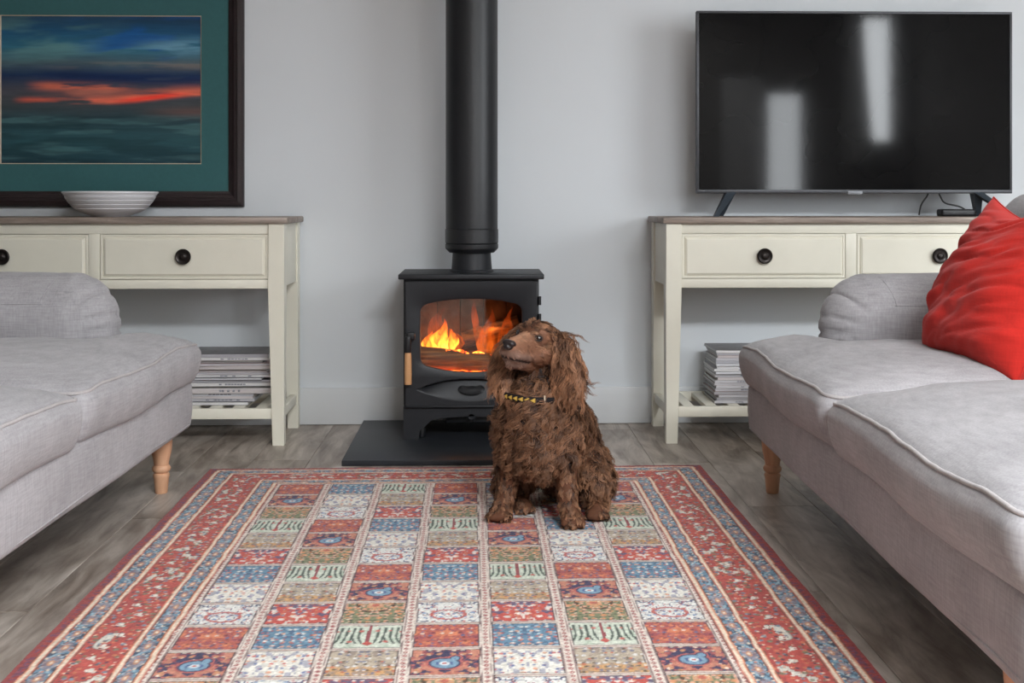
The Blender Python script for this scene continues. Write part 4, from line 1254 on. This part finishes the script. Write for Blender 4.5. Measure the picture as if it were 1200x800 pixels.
    put(K(1) * sstep(.036, .034, dp), C(186, 84, 76)); put(K(1) * sstep(.031, .029, dp), C(60, 52, 90)); put(K(1) * sstep(.027, .024, dp), C(112, 154, 180)); put(K(1) * sstep(.017, .015, dp) * (n_g > .47), C(70, 96, 150)); put(K(1) * sstep(.011, .009, dp), C(206, 214, 218)); put(K(1) * sstep(.005, .004, dp), C(190, 90, 80))
    # 2 olive with golden arches
    put(K(2), OLV); put(K(2) * sstep(.54, .60, n_f), C(84, 96, 70), .8)
    ar = np.hypot(cx * 1.0, cyv - 0.02); put(K(2) * sstep(.006, .003, np.abs(ar - .036)), C(84, 60, 40)); put(K(2) * sstep(.034, .030, ar) * (n_f > .44), C(206, 146, 92)); put(K(2) * sstep(.018, .014, ar) * (n_f < .55), C(222, 182, 130)); put(K(2) * sstep(.009, .007, ar), C(196, 92, 66))
    put(K(2) * sstep(.005, .003, np.abs(ar - .058)) * (n_g > .45), C(204, 150, 120)); flor(2, 121, C(222, 160, 130), .017, .22, .9); flor(2, 122, C(220, 138, 76), .020, .24, .7); flor(2, 123, C(214, 200, 170), .018, .16, .6); flor(2, 124, C(70, 80, 60), .018, .17, .6)
    # 3 white with cypress combs and a red drop
    put(K(3), C(206, 212, 194)); put(K(3) * sstep(.5, .62, n_g), C(180, 196, 172), .8)
    bend = cx + 0.018 * np.clip((cyv / ph - 0.45), 0, 1) ** 2 * 4 * np.sign(0.03 - cx)
    comb = np.abs(((bend / 0.0118) % 1) - 0.5)
    put(K(3) * sstep(.24, .14, comb) * (cx > .010) * (b > .14) * (b < .78), DGRN, .92); put(K(3) * sstep(.40, .34, comb) * (comb > .24) * (cx > .010) * (b > .14) * (b < .82), C(150, 172, 146), .5)
    put(K(3) * (cx < .0035) * (b > .05) * (b < .8), C(150, 60, 66)); put(K(3) * sstep(.012, .009, cx + np.abs(cyv - .78 * ph) * .9), C(206, 66, 50)); flor(3, 131, C(206, 84, 70), .026, .16, .25)
    # 4 sand over gold
    put(K(4), C(184, 166, 142)); put(K(4) * sstep(.58, .72, b + .1 * (n_g - .5)), C(206, 152, 84)); put(K(4) * sstep(.54, .6, n_f), C(150, 130, 116), .8)
    flor(4, 141, C(214, 210, 206), .017, .22, .7); flor(4, 142, C(110, 112, 140), .017, .2, .6); flor(4, 143, C(198, 100, 56), .022, .18, .5); flor(4, 144, C(96, 80, 60), .02, .15, .5)
    # 5 bright red with white branches
    put(K(5), C(204, 62, 42)); put(K(5) * sstep(.56, .61, n_f), C(226, 208, 196)); put(K(5) * sstep(.60, .66, n_g), C(80, 84, 120), .9)
    flor(5, 151, C(228, 214, 204), .022, .22, .55); flor(5, 152, ORG, .019, .2, .6); flor(5, 153, C(150, 176, 190), .021, .15, .4)
    # 6 blue with red and cream blossom
    put(K(6), C(88, 134, 162)); put(K(6) * sstep(.52, .6, n_f), C(60, 94, 130), .85)
    flor(6, 161, C(196, 82, 68), .0165, .22, .7); flor(6, 162, C(226, 222, 212), .018, .18, .6); flor(6, 163, C(140, 184, 206), .016, .2, .6); flor(6, 164, C(222, 150, 110), .02, .17, .5)
    # 7 cream with sprigs
    put(K(7), C(226, 220, 208)); put(K(7) * sstep(.60, .64, n_f), C(150, 150, 170), .8)
    flor(7, 171, C(204, 84, 66), .018, .2, .75); flor(7, 172, C(84, 104, 158), .018, .17, .6); flor(7, 173, C(222, 160, 120), .021, .2, .5)
    # 8 white with navy arabesques
    put(K(8), C(222, 220, 214)); 
    lo_ = np.abs(n_g - .5); put(K(8) * sstep(.034, .018, lo_), C(60, 66, 110), .95); put(K(8) * sstep(.02, .012, np.abs(n_f - .56)), C(200, 90, 80), .9)
    me_ = np.hypot(cx, (cyv - ph * .62) * 1.3); put(K(8) * sstep(.005, .0025, np.abs(me_ - .034)), C(190, 84, 78)); flor(8, 181, C(204, 92, 74), .022, .18, .5); flor(8, 182, C(116, 150, 190), .02, .18, .5)
    # dark outline, row dividers and beaded column dividers
    put(inside * (np.abs(A - 0.5) > 0.488), C(64, 50, 56), .8)
    rowd = np.minimum(b, 1 - b) * ph
    put(inside * sstep(.0075, .005, rowd), C(210, 196, 182)); put(inside * sstep(.0022, .0012, rowd), C(150, 92, 84), .7); put(inside * sstep(.0016, .0008, np.abs(rowd - .0082)), C(70, 56, 60), .7)
    cd = np.minimum(a, 1 - a) * pw
    hw = sep * pw
    incol = inside * (cd < hw)
    put(incol, C(224, 210, 196)); put(incol * sstep(.0016, .0006, np.abs(cd - hw)), C(66, 52, 56)); put(incol * sstep(.0014, .0006, np.abs(cd - hw * .72)), C(110, 66, 70), .8)
    bead = np.abs((wy / 0.0165) % 1 - .5) * 0.0165
    put(incol * sstep(.0062, .0048, cd + bead * .8), C(168, 74, 74)); put(incol * sstep(.0022, .0014, cd + bead * .8), C(226, 200, 180))
    put(incol * sstep(.5, .6, vnoise(X * 300, Y * 300, 0, 77)), C(190, 150, 140), .35)

    # wear: slightly faded, knots uneven
    grain = 0.74 + 0.52 * vnoise(X * 300, Y * 300, 0, 91)
    fade = 0.92 + 0.16 * fbm(X * 3, Y * 3, 0, 93)
    col *= (grain * fade)[..., None]
    g_ = col.mean(-1, keepdims=True); col[...] = g_ + (col - g_) * 0.80
    # geometry
    Z = 0.0075 + 0.0016 * (fbm(X * 7, Y * 7, 0, 95) - 0.5) + 0.0012 * (vnoise(X * 330, Y * 330, 0, 96) - 0.5)
    edge = np.minimum(np.minimum(X, W - X), np.minimum(Y, Lg - Y))
    Z = np.where(edge < 1e-6, 0.0006, Z * np.clip(0.75 + edge / 0.02, 0, 1))
    ew = 0.006 * (fbm(Y * 6, 3, 0, 97) - 0.5)
    XX = X + np.where(X < W / 2, ew, -ew) * np.clip(1 - dS / 0.1, 0, 1)
    V = np.stack([XX - W / 2, Lg / 2 - Y, Z], -1).reshape(-1, 3)
    idx = np.arange(nx * ny).reshape(ny, nx)
    F = np.stack([idx[1:, :-1], idx[1:, 1:], idx[:-1, 1:], idx[:-1, :-1]], -1).reshape(-1, 4)
    o = mesh_np('rug', V, F, mat_attr('knotted_wool', 0.95, sheen=0.15, bscale=900, bstr=0.35, spec=0.1))
    point_color(o.data, np.clip(col, 0, 1).reshape(-1, 3))
    o.location = ((x0 + x1) / 2 - 0.002, (yF_ + yN_) / 2, 0.0006); o.rotation_euler = (0, 0, math.radians(0.45))
    set_props(o, 'red and blue panelled garden rug with a wide floral border', 'rug')
    # cotton fringe on both ends
    VV, FF = [], []
    rnd = random.Random(3)
    for sgn in (1, -1):
        for k in range(250):
            x = -W / 2 + (k + 0.5) * W / 250
            L = rnd.uniform(0.006, 0.014); dx = rnd.uniform(-0.004, 0.004)
            P = [(x, sgn * (Lg / 2 - 0.003), 0.005), (x + dx * .5, sgn * (Lg / 2 + L * .5), 0.0035), (x + dx, sgn * (Lg / 2 + L), 0.0012)]
            v, f = tube_np(P, [0.0016, 0.0014, 0.0008], 4); b0 = len(VV)
            VV += [tuple(q) for q in v]; FF += [tuple(i + b0 for i in q) for q in f]
    fr = mesh_np('fringe', VV, FF, M['fringe'], o, True); fr['kind'] = 'stuff'
rug()

# ------------------------------------------------------------------ the dog
def dog():
    U0, D0 = 0.085, 3.02
    gx, gy = cam_xy(U0, D0)
    G = 0.0095                                           # top of the rug
    root = empty('dog', (gx, gy, G), -YAW, 'brown curly coated spaniel sitting on the rug before the stove', 'dog')
    def P(u, d, z): return np.array([u - U0, d - D0, z - G])
    # ---- head frame
    f = np.array([-0.52, -0.83, 0.20]); f /= np.linalg.norm(f)
    r = np.array([0.84, -0.50, -0.17]); r -= f * np.dot(r, f); r /= np.linalg.norm(r)     # toward the dog's left ear (picture right)
    u = np.cross(f, r); u = u if u[2] > 0 else -u
    H = P(0.062, 2.955, 0.466)
    def hd(a, b, c): return H + f * a + r * b + u * c
    prims = []          # (a, ra, b, rb, fur kind)
    def cap(a, ra, b, rb, k): prims.append((np.array(a, float), ra, np.array(b, float), rb, k))
    # skull, brow, stop, muzzle, jaw, cheeks
    cap(hd(-0.030, 0, 0.010), 0.050, hd(0.012, 0, 0.012), 0.050, 'skull')
    cap(hd(0.025, -0.022, 0.020), 0.027, hd(0.025, 0.022, 0.020), 0.027, 'face')
    cap(hd(0.030, 0, -0.002), 0.038, hd(0.104, 0, -0.022), 0.0275, 'face')
    cap(hd(0.050, 0, 0.008), 0.020, hd(0.112, 0, -0.012), 0.0185, 'face')
    for s in (-1, 1):
        cap(hd(0.060, s * 0.015, -0.028), 0.024, hd(0.104, s * 0.013, -0.034), 0.0215, 'face')       # upper lips
        cap(hd(0.000, s * 0.032, -0.018), 0.030, hd(0.030, s * 0.024, -0.024), 0.026, 'cheek')
    cap(hd(0.010, 0, -0.045), 0.028, hd(0.092, 0, -0.053), 0.0180, 'jaw')
    # ears: flat drops hanging beside the head
    def ear(s, pts, w):
        for k in range(len(pts) - 1):
            for q in (-1, 0, 1):
                o = np.array([0.55, -0.35, 0.0]) * q * (1 if s > 0 else 0.6)
                cap(pts[k] + o * w[k], 0.014, pts[k + 1] + o * w[k + 1], 0.014, 'ear')
    ear(1, [hd(-0.014, 0.046, 0.030), P(0.122, 2.925, 0.468), P(0.138, 2.918, 0.425), P(0.138, 2.912, 0.388)], [0.018, 0.032, 0.040, 0.036])
    ear(-1, [hd(-0.012, -0.046, 0.030), P(0.000, 2.985, 0.468), P(-0.020, 2.975, 0.430), P(-0.024, 2.965, 0.396)], [0.014, 0.022, 0.026, 0.022])
    # neck, chest, trunk, rump
    cap(hd(-0.035, 0, -0.02), 0.052, P(0.075, 3.005, 0.385), 0.062, 'neck')
    cap(P(0.075, 3.005, 0.385), 0.062, P(0.066, 2.985, 0.300), 0.086, 'chest')
    cap(P(0.060, 2.975, 0.295), 0.080, P(0.066, 2.985, 0.205), 0.078, 'chest')
    cap(P(0.025, 2.985, 0.265), 0.062, P(0.015, 2.99, 0.200), 0.050, 'chest')
    cap(P(0.110, 2.975, 0.265), 0.062, P(0.122, 2.965, 0.200), 0.050, 'chest')
    cap(P(0.080, 3.03, 0.320), 0.080, P(0.135, 3.16, 0.190), 0.100, 'back')
    cap(P(0.135, 3.16, 0.190), 0.100, P(0.150, 3.22, 0.115), 0.098, 'back')
    cap(P(0.085, 3.06, 0.200), 0.080, P(0.120, 3.16, 0.130), 0.085, 'belly')
    # haunches, hocks and hind feet
    cap(P(0.205, 3.14, 0.120), 0.058, P(0.222, 3.05, 0.085), 0.046, 'thigh')
    cap(P(0.222, 3.05, 0.090), 0.042, P(0.226, 3.09, 0.045), 0.030, 'thigh')
    cap(P(0.228, 3.10, 0.035), 0.024, P(0.222, 2.985, 0.030), 0.0235, 'paw')
    cap(P(0.045, 3.18, 0.110), 0.060, P(-0.005, 3.11, 0.080), 0.042, 'thigh')
    cap(P(-0.005, 3.11, 0.075), 0.036, P(0.005, 3.13, 0.040), 0.028, 'thigh')
    cap(P(0.000, 3.12, 0.034), 0.022, P(0.028, 3.055, 0.030), 0.022, 'paw')
    # forelegs: shoulder, elbow, wrist, paw
    for ux, dx, pu, pd, sp in ((0.004, 3.0, -0.028, 2.985, -1), (0.136, 2.965, 0.152, 2.925, 1)):
        cap(P(ux, dx, 0.235), 0.050, P(ux + 0.2 * (pu - ux), dx + 0.012, 0.160), 0.037, 'arm')
        cap(P(ux + 0.2 * (pu - ux), dx + 0.012, 0.160), 0.036, P(pu + 0.010 * -sp, pd + 0.014, 0.060), 0.0235, 'leg')
        cap(P(pu + 0.010 * -sp, pd + 0.014, 0.060), 0.0235, P(pu, pd, 0.036), 0.024, 'leg')
        for t in (-1.5, -0.5, 0.5, 1.5):
            tu, td = pu + t * 0.0135 + 0.006 * (-1 if sp < 0 else 0.4), pd - 0.036 + 0.005 * abs(t)
            cap(P(pu + t * 0.006, pd - 0.002, 0.032), 0.019, P(tu, td, 0.0235), 0.0130, 'paw')
    for t in (-1.5, -0.5, 0.5, 1.5):                     # hind toes
        cap(P(0.222 + t * 0.006, 2.99, 0.032), 0.017, P(0.220 + t * 0.0125, 2.958 + 0.005 * abs(t), 0.0225), 0.0120, 'paw')
        cap(P(0.028 + t * 0.005, 3.055, 0.032), 0.015, P(0.034 + t * 0.011, 3.028 + 0.004 * abs(t), 0.0215), 0.0110, 'paw')
    # short docked tail behind
    cap(P(0.165, 3.30, 0.06), 0.026, P(0.20, 3.345, 0.035), 0.016, 'back')

    # union of tapered chains -> one continuous skin by voxel remesh
    bm = bmesh.new()
    for a, ra, b, rb, k in prims:
        L = np.linalg.norm(b - a); n = max(2, int(L / (0.35 * min(ra, rb))) + 1)
        for i in range(n):
            t = i / (n - 1); c = a + (b - a) * t; rr = ra + (rb - ra) * t
            bmesh.ops.create_icosphere(bm, subdivisions=2, radius=rr, matrix=Matrix.Translation(Vector(c)))
    tmp_me = bpy.data.meshes.new('body'); bm.to_mesh(tmp_me); bm.free()
    tmp = bpy.data.objects.new('body', tmp_me); COL.objects.link(tmp)
    md = tmp.modifiers.new('r', 'REMESH'); md.mode = 'VOXEL'; md.voxel_size = 0.0048
    ms = tmp.modifiers.new('s', 'SMOOTH'); ms.factor = 0.5; ms.iterations = 7
    dg = bpy.context.evaluated_depsgraph_get()
    me = bpy.data.meshes.new_from_object(tmp.evaluated_get(dg)); me.name = 'body'
    bpy.data.objects.remove(tmp); bpy.data.meshes.remove(tmp_me)

    n = len(me.vertices)
    V = np.zeros(n * 3, np.float32); me.vertices.foreach_get('co', V); V = V.reshape(-1, 3).astype(float)
    # mouth line, nostril-side crease and eye sockets pressed into the skin
    loc = np.stack([(V - H) @ f, (V - H) @ r, (V - H) @ u], 1)
    mouth = np.exp(-((loc[:, 2] + 0.046 + 0.05 * np.clip(0.10 - loc[:, 0], 0, .1) * 0.3) / 0.0035) ** 2) * sstep(0.035, 0.06, loc[:, 0]) 
    ctr = np.stack([loc[:, 0] * 0, loc[:, 1], (loc[:, 2] + 0.03)], 1)
    inward = -(r * loc[:, 1:2] + f * 0.3 * np.abs(loc[:, 1:2]))
    inward /= np.linalg.norm(inward, axis=1)[:, None] + 1e-6
    V += inward * (mouth * 0.003)[:, None]
    eyes = [hd(0.0465, s * 0.0305, 0.018) for s in (-1, 1)]
    for e, s in zip(eyes, (-1, 1)):
        d = np.linalg.norm(V - e, axis=1)
        V -= (f * 0.8 + r * s * 0.5) * (0.006 * np.exp(-(d / 0.012) ** 2))[:, None]
    V[:, 2] = np.maximum(V[:, 2], 0.0005)
    me.vertices.foreach_set('co', V.astype(np.float32).ravel()); me.update()

    kinds = ['skull', 'face', 'cheek', 'jaw', 'ear', 'neck', 'chest', 'back', 'belly', 'thigh', 'paw', 'arm', 'leg']
    def classify(Q):
        best = np.full(len(Q), 9.0); kk = np.zeros(len(Q), int)
        for a, ra, b, rb, k in prims:
            ab = b - a; t = np.clip(((Q - a) @ ab) / (ab @ ab), 0, 1)
            d = np.linalg.norm(Q - a - t[:, None] * ab, axis=1) - (ra + (rb - ra) * t)
            m = d < best; best[m] = d[m]; kk[m] = kinds.index(k)
        return kk
    kv = classify(V)
    # coat colour of the skin beneath / short-haired face
    def C(*a): return np.array(srgb(*a)[:3])
    base = np.tile(C(92, 58, 40), (n, 1))
    loc = np.stack([(V - H) @ f, (V - H) @ r, (V - H) @ u], 1)
    fc = np.isin(kv, [kinds.index(x) for x in ('face', 'jaw', 'cheek')])
    def face_colour(q):
        c = np.tile(C(116, 78, 58), (len(q), 1))
        w = (np.exp(-(q[:, 1] / 0.017) ** 2) * sstep(-0.03, 0.0, q[:, 2]))[:, None]; c = c * (1 - w) + C(160, 118, 92) * w
        w = (sstep(-0.015, -0.04, q[:, 2]) * sstep(0.03, 0.08, q[:, 0]))[:, None]; c = c * (1 - w) + C(124, 98, 86) * w
        w = sstep(0.02, -0.03, q[:, 0])[:, None]; c = c * (1 - w) + C(98, 62, 44) * w
        return c
    base[fc] = face_colour(loc[fc])
    for e in eyes:
        d = np.linalg.norm(V - e, axis=1); w = np.exp(-(d / 0.011) ** 2)[:, None]; base = base * (1 - w) + C(38, 24, 20) * w
    mo = (mouth > 0.5)[:, None]; base = np.where(mo, C(40, 28, 26), base)
    base *= (0.85 + 0.3 * vnoise(V[:, 0] * 150, V[:, 1] * 150, V[:, 2] * 150, 3))[:, None]
    body = link_mesh('body', me, mat_attr('brown_dog_skin', 0.75, bscale=500, bstr=0.3, spec=0.25), root, True)
    point_color(me, base)

    # eyes, nose
    m, nt, b = new_mat('dark_brown_eye'); 
    nz = nd(nt, 'ShaderNodeTexNoise', i_Scale=60.0); nt.links.new(coords(nt), nz.inputs[0])
    rp = ramp(nt, [(0.3, srgb(22, 12, 9)), (0.7, srgb(48, 28, 18))], nz.outputs[0]); nt.links.new(rp.outputs[0], b.inputs['Base Color'])
    b.inputs['Roughness'].default_value = 0.06; b.inputs['Coat Weight'].default_value = 1.0
    lid = mat_plain('eyelid_skin', srgb(34, 22, 19), 0.5)
    for e, s in zip(eyes, (-1, 1)):
        bm = bmesh.new(); ctr_e = e - (f * 0.8 + r * s * 0.5) * 0.0035
        bmesh.ops.create_uvsphere(bm, u_segments=24, v_segments=16, radius=0.0085, matrix=Matrix.Translation(Vector(ctr_e)))
        eo = bm_obj('eye', bm, m, root, smooth=True)
        ax = f * 0.85 + r * s * 0.5; ax /= np.linalg.norm(ax); e1 = np.cross(ax, u); e1 /= np.linalg.norm(e1); e2 = np.cross(e1, ax)
        lp = [ctr_e + ax * 0.0052 + e1 * 0.0088 * math.cos(q) + e2 * 0.0066 * math.sin(q) for q in np.linspace(0, 2 * PI, 28)[:-1]]
        tube('eyelid', lp, 0.0019, lid, eo, 6, closed=True)
    nm = mat_plain('wet_dark_nose', srgb(36, 27, 27), 0.35, var=0.2, scale=300, bmp=0.3, bscale=700)
    Vn, Fn, Q = rounded((0.0175, 0.0135, 0.0130), (0.013, 0.011, 0.010), 14)
    Vn[:, 0] *= 1 - 0.25 * (Vn[:, 2] < 0)                       # narrower below
    for s in (-1, 1):                                           # nostrils
        d = np.hypot(Vn[:, 0] - s * 0.0075, Vn[:, 2] + 0.001); Vn[:, 1] += 0.005 * np.exp(-(d / 0.0036) ** 2) * (Vn[:, 1] < 0)
    nose_c = hd(0.127, 0, -0.014)
    W = nose_c + Vn[:, :1] * r - Vn[:, 1:2] * f + Vn[:, 2:3] * u
    mesh_np('nose', W, Fn, nm, root, True, fix=True)

    # ---- coat: wavy locks grown from the skin
    nf = len(me.polygons); me.calc_loop_triangles()
    nt_ = len(me.loop_triangles); tri = np.zeros(nt_ * 3, np.int32); me.loop_triangles.foreach_get('vertices', tri); tri = tri.reshape(-1, 3)
    A, B, Cc = V[tri[:, 0]], V[tri[:, 1]], V[tri[:, 2]]
    nr = np.cross(B - A, Cc - A); ar = np.linalg.norm(nr, axis=1); nr /= np.maximum(ar, 1e-12)[:, None]
    cen = (A + B + Cc) / 3; kt = classify(cen)
    NM = np.zeros(n * 3, np.float32); me.vertices.foreach_get('normal', NM); NM = NM.reshape(-1, 3)
    #        length amp  wavel lift  density width  spread
    FUR = dict(skull=(.022, .0016, .020, .22, 1.5, .0011, .004), face=(.009, .0002, .02, .10, 1.5, .0007, .002), cheek=(.018, .0012, .018, .2, 1.3, .0009, .003),
               jaw=(.016, .001, .016, .3, 1.0, .0009, .003), ear=(.062, .0050, .034, .20, 3.0, .0012, .008), neck=(.042, .0066, .024, .50, 1.2, .0014, .008),
               chest=(.046, .0078, .028, .55, 1.1, .0014, .009), back=(.038, .0060, .024, .40, .8, .0014, .008), belly=(.040, .006, .024, .4, .6, .0012, .007),
               thigh=(.036, .0058, .026, .40, 1.1, .0014, .008), paw=(.013, .0014, .012, .35, 1.6, .0013, .003), arm=(.034, .0060, .022, .42, 1.1, .0014, .008), leg=(.020, .0018, .018, .28, 1.2, .0011, .004))
    tab = np.array([FUR[k] for k in kinds])
    prob = ar * tab[kt, 4]; prob /= prob.sum()
    NG, NS, S = 3050, 13, 11
    rg = np.random.default_rng(5)
    gi = rg.choice(nt_, NG, p=prob)
    def bary(i):
        q = rg.random((len(i), 2)); sw = q.sum(1) > 1; q[sw] = 1 - q[sw]
        w0 = 1 - q.sum(1)
        return A[i] * w0[:, None] + B[i] * q[:, :1] + Cc[i] * q[:, 1:], None
    gp, _ = bary(gi); gn = nr[gi]; gk = kt[gi]; T_ = tab[gk]
    # smooth normals
    gn = NM[tri[gi]].mean(1); gn /= np.linalg.norm(gn, axis=1)[:, None]
    comb = np.tile(np.array([0.0, 0.0, -1.0]), (NG, 1))
    lg = np.stack([(gp - H) @ f, (gp - H) @ r, (gp - H) @ u], 1)
    hm = np.isin(gk, [kinds.index(x) for x in ('skull', 'face', 'cheek', 'jaw')])
    comb[hm] = -f * 1.0 + np.array([0, 0, -0.45]) + r * np.sign(lg[hm, 1:2]) * 0.35
    bk = np.isin(gk, [kinds.index(x) for x in ('back', 'thigh')]); comb[bk] += np.array([0.35, 0.25, 0.0])
    ek = gk == kinds.index('ear'); comb[ek] += np.stack([np.sign(gp[ek, 0] - 0.01) * 0.12, np.zeros(ek.sum()), np.zeros(ek.sum())], 1)
    comb += 0.35 * rg.normal(size=(NG, 3)) * np.where(hm, 0, np.where(ek, 0.22, 1.0))[:, None] * np.array([1, 1, .4]) + 0.08 * rg.normal(size=(NG, 3))
    tang = comb - gn * (comb * gn).sum(1)[:, None]
    tl = np.linalg.norm(tang, axis=1); tang /= np.maximum(tl, 1e-6)[:, None]
    side = np.cross(tang, gn)
    ph = rg.random(NG) * 2 * PI; gl = T_[:, 0] * rg.uniform(0.75, 1.2, NG)
    gtone = 0.45 + 1.1 * rg.random(NG)
    s = np.linspace(0, 1, S)
    N = NG * NS
    rep = np.repeat(np.arange(NG), NS)
    sp = T_[rep, 6]
    o1 = rg.normal(size=N) * sp; o2 = rg.normal(size=N) * sp * 0.9
    rootp = gp[rep] + tang[rep] * o1[:, None] + side[rep] * o2[:, None]
    Ln = gl[rep] * rg.uniform(0.8, 1.12, N); lift = T_[rep, 3] * rg.uniform(0.6, 1.3, N)
    amp = T_[rep, 1] * rg.uniform(0.7, 1.3, N); wl = T_[rep, 2]; p = ph[rep] + 0.33 * rg.normal(size=N)
    st = s[None, :]
    ang = lift[:, None] * (1 - 1.35 * st)                         # leave the skin, then lie down
    ds = Ln[:, None] / (S - 1)
    tcomp = np.cumsum(np.cos(ang) * ds, 1); ncomp = np.cumsum(np.sin(ang) * ds, 1)
    tcomp -= tcomp[:, :1]; ncomp -= ncomp[:, :1]
    clump = (0.74 * st ** 0.9)                                    # tips gather into the lock
    env = np.clip(st * 2.2, 0, 1)
    w1 = amp[:, None] * env * np.sin(2 * PI * st * Ln[:, None] / wl[:, None] + p[:, None])
    w2 = amp[:, None] * env * (0.5 + 0.6 * np.cos(2 * PI * st * Ln[:, None] / wl[:, None] + p[:, None]))
    X = rootp[:, None, :] - (tang[rep] * o1[:, None] + side[rep] * o2[:, None])[:, None, :] * clump[..., None]
    X = X + tang[rep][:, None, :] * tcomp[..., None] + gn[rep][:, None, :] * (ncomp + w2)[..., None] + side[rep][:, None, :] * w1[..., None]
    X[..., 2] -= (0.22 * Ln[:, None] * st ** 2) * (T_[rep, 0] > 0.03)[:, None]
    X[..., 2] = np.maximum(X[..., 2], 0.0015)
    keep = ~((np.linalg.norm(rootp - eyes[0], axis=1) < 0.019) | (np.linalg.norm(rootp - eyes[1], axis=1) < 0.014) | (np.linalg.norm(rootp - nose_c, axis=1) < 0.018))
    lrt = np.stack([(rootp - H) @ f, (rootp - H) @ r, (rootp - H) @ u], 1)
    keep &= ~((np.abs(lrt[:, 2] + 0.047) < 0.0045) & (lrt[:, 0] > 0.035) & hm[rep])
    X = X[keep]; rp_ = rep[keep]; N = len(X)
    wid = T_[rp_, 5][:, None] * (1.0 - 0.75 * st ** 1.6)
    Tn = np.gradient(X, axis=1); Tn /= np.linalg.norm(Tn, axis=2)[..., None] + 1e-9
    e1 = np.cross(Tn, gn[rp_][:, None, :] + 0.2 * rg.normal(size=(N, 1, 3))); e1 /= np.linalg.norm(e1, axis=2)[..., None] + 1e-9
    e2 = np.cross(e1, Tn)
    sg_ = np.sign((e2 * gn[rp_][:, None, :]).sum(2))[..., None]
    rings = [X - wid[..., None] * e1, X + (0.55 * wid)[..., None] * e2 * sg_, X + wid[..., None] * e1]
    VV = np.stack(rings, 2).reshape(-1, 3)                        # strand, segment, corner
    VV[:, 2] = np.maximum(VV[:, 2], 0.0004)
    bi = (np.arange(N) * S * 3)[:, None, None] + (np.arange(S - 1) * 3)[None, :, None] + np.arange(2)[None, None, :]
    bj = (np.arange(N) * S * 3)[:, None, None] + (np.arange(S - 1) * 3)[None, :, None] + (np.arange(2) + 1)[None, None, :]
    FF = np.stack([bi, bj, bj + 3, bi + 3], -1).reshape(-1, 4)
    tone = gtone[rp_] * rg.uniform(0.85, 1.15, N)
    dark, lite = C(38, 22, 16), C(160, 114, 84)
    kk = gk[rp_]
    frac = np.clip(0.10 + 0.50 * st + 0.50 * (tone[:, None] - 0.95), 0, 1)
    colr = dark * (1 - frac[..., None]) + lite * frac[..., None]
    short = np.isin(kk, [kinds.index(x) for x in ('face', 'jaw', 'cheek')])
    lr = lg[rp_]
    colr[short] = colr[short] * 0.25 + face_colour(lr[short])[:, None, :] * (0.35 + 0.55 * tone[short])[:, None, None]
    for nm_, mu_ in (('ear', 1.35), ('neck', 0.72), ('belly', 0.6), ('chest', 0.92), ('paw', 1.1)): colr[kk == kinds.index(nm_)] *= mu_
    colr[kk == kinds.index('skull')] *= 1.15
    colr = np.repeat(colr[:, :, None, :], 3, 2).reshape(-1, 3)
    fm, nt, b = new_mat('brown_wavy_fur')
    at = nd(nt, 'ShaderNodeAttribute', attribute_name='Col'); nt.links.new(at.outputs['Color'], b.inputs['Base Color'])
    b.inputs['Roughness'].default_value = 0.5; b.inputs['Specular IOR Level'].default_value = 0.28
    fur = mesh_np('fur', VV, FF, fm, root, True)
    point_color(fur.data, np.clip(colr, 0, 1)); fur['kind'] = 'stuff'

    # ---- collar with a zigzag of yellow triangles
    nc, nh = 160, 9
    cc = P(0.060, 2.990, 0.336)
    ths = np.linspace(0, 2 * PI, nc + 1)[:-1]
    VV = []; CC = []
    for i, a in enumerate(ths):
        rad = 0.0985
        p0 = cc + np.array([rad * math.cos(a), rad * 0.98 * math.sin(a), 0.0])
        p0[2] += 0.020 * math.cos(a) * -0.30 + 0.004 * math.sin(a)
        out = np.array([math.cos(a), math.sin(a), 0.0])
        for j in range(nh):
            t = j / (nh - 1)
            VV.append(p0 + np.array([0, 0, (t - 0.5) * 0.017]) + out * (0.0022 * (1 - (2 * t - 1) ** 4)))
            k = (a / (2 * PI) * 40) % 1.0
            yel = (abs(t - 0.5) * 2 < k * 0.95) and k < 0.9 and 3.3 < a < 4.75
            CC.append(C(206, 168, 78) if yel else C(28, 24, 26))
    Vc = np.array(VV); Cc_ = np.array(CC)
    Vi = Vc.reshape(nc, nh, 3) - np.stack([np.cos(ths), np.sin(ths), 0 * ths], 1)[:, None, :] * 0.0025
    allV = np.concatenate([Vc, Vi.reshape(-1, 3)])
    F = []; o = nc * nh
    for i in range(nc):
        j = (i + 1) % nc
        for k in range(nh - 1):
            F.append((i * nh + k, j * nh + k, j * nh + k + 1, i * nh + k + 1)); F.append((o + i * nh + k, o + i * nh + k + 1, o + j * nh + k + 1, o + j * nh + k))
        F.append((i * nh, o + i * nh, o + j * nh, j * nh)); F.append((i * nh + nh - 1, j * nh + nh - 1, o + j * nh + nh - 1, o + i * nh + nh - 1))
    co = mesh_np('collar', allV, F, mat_attr('woven_collar', 0.7, bscale=800, bstr=0.2), root, True, fix=True)
    point_color(co.data, np.concatenate([Cc_, Cc_])); co['label'] = 'black collar with a row of yellow triangles'
    q = cc + np.array([0.022, -0.0935, -0.001])
    box('buckle', q - np.array([0.0022, 0.003, 0.009]), q + np.array([0.0022, 0.003, 0.009]), M['fillet'], co, 0.001)
dog()
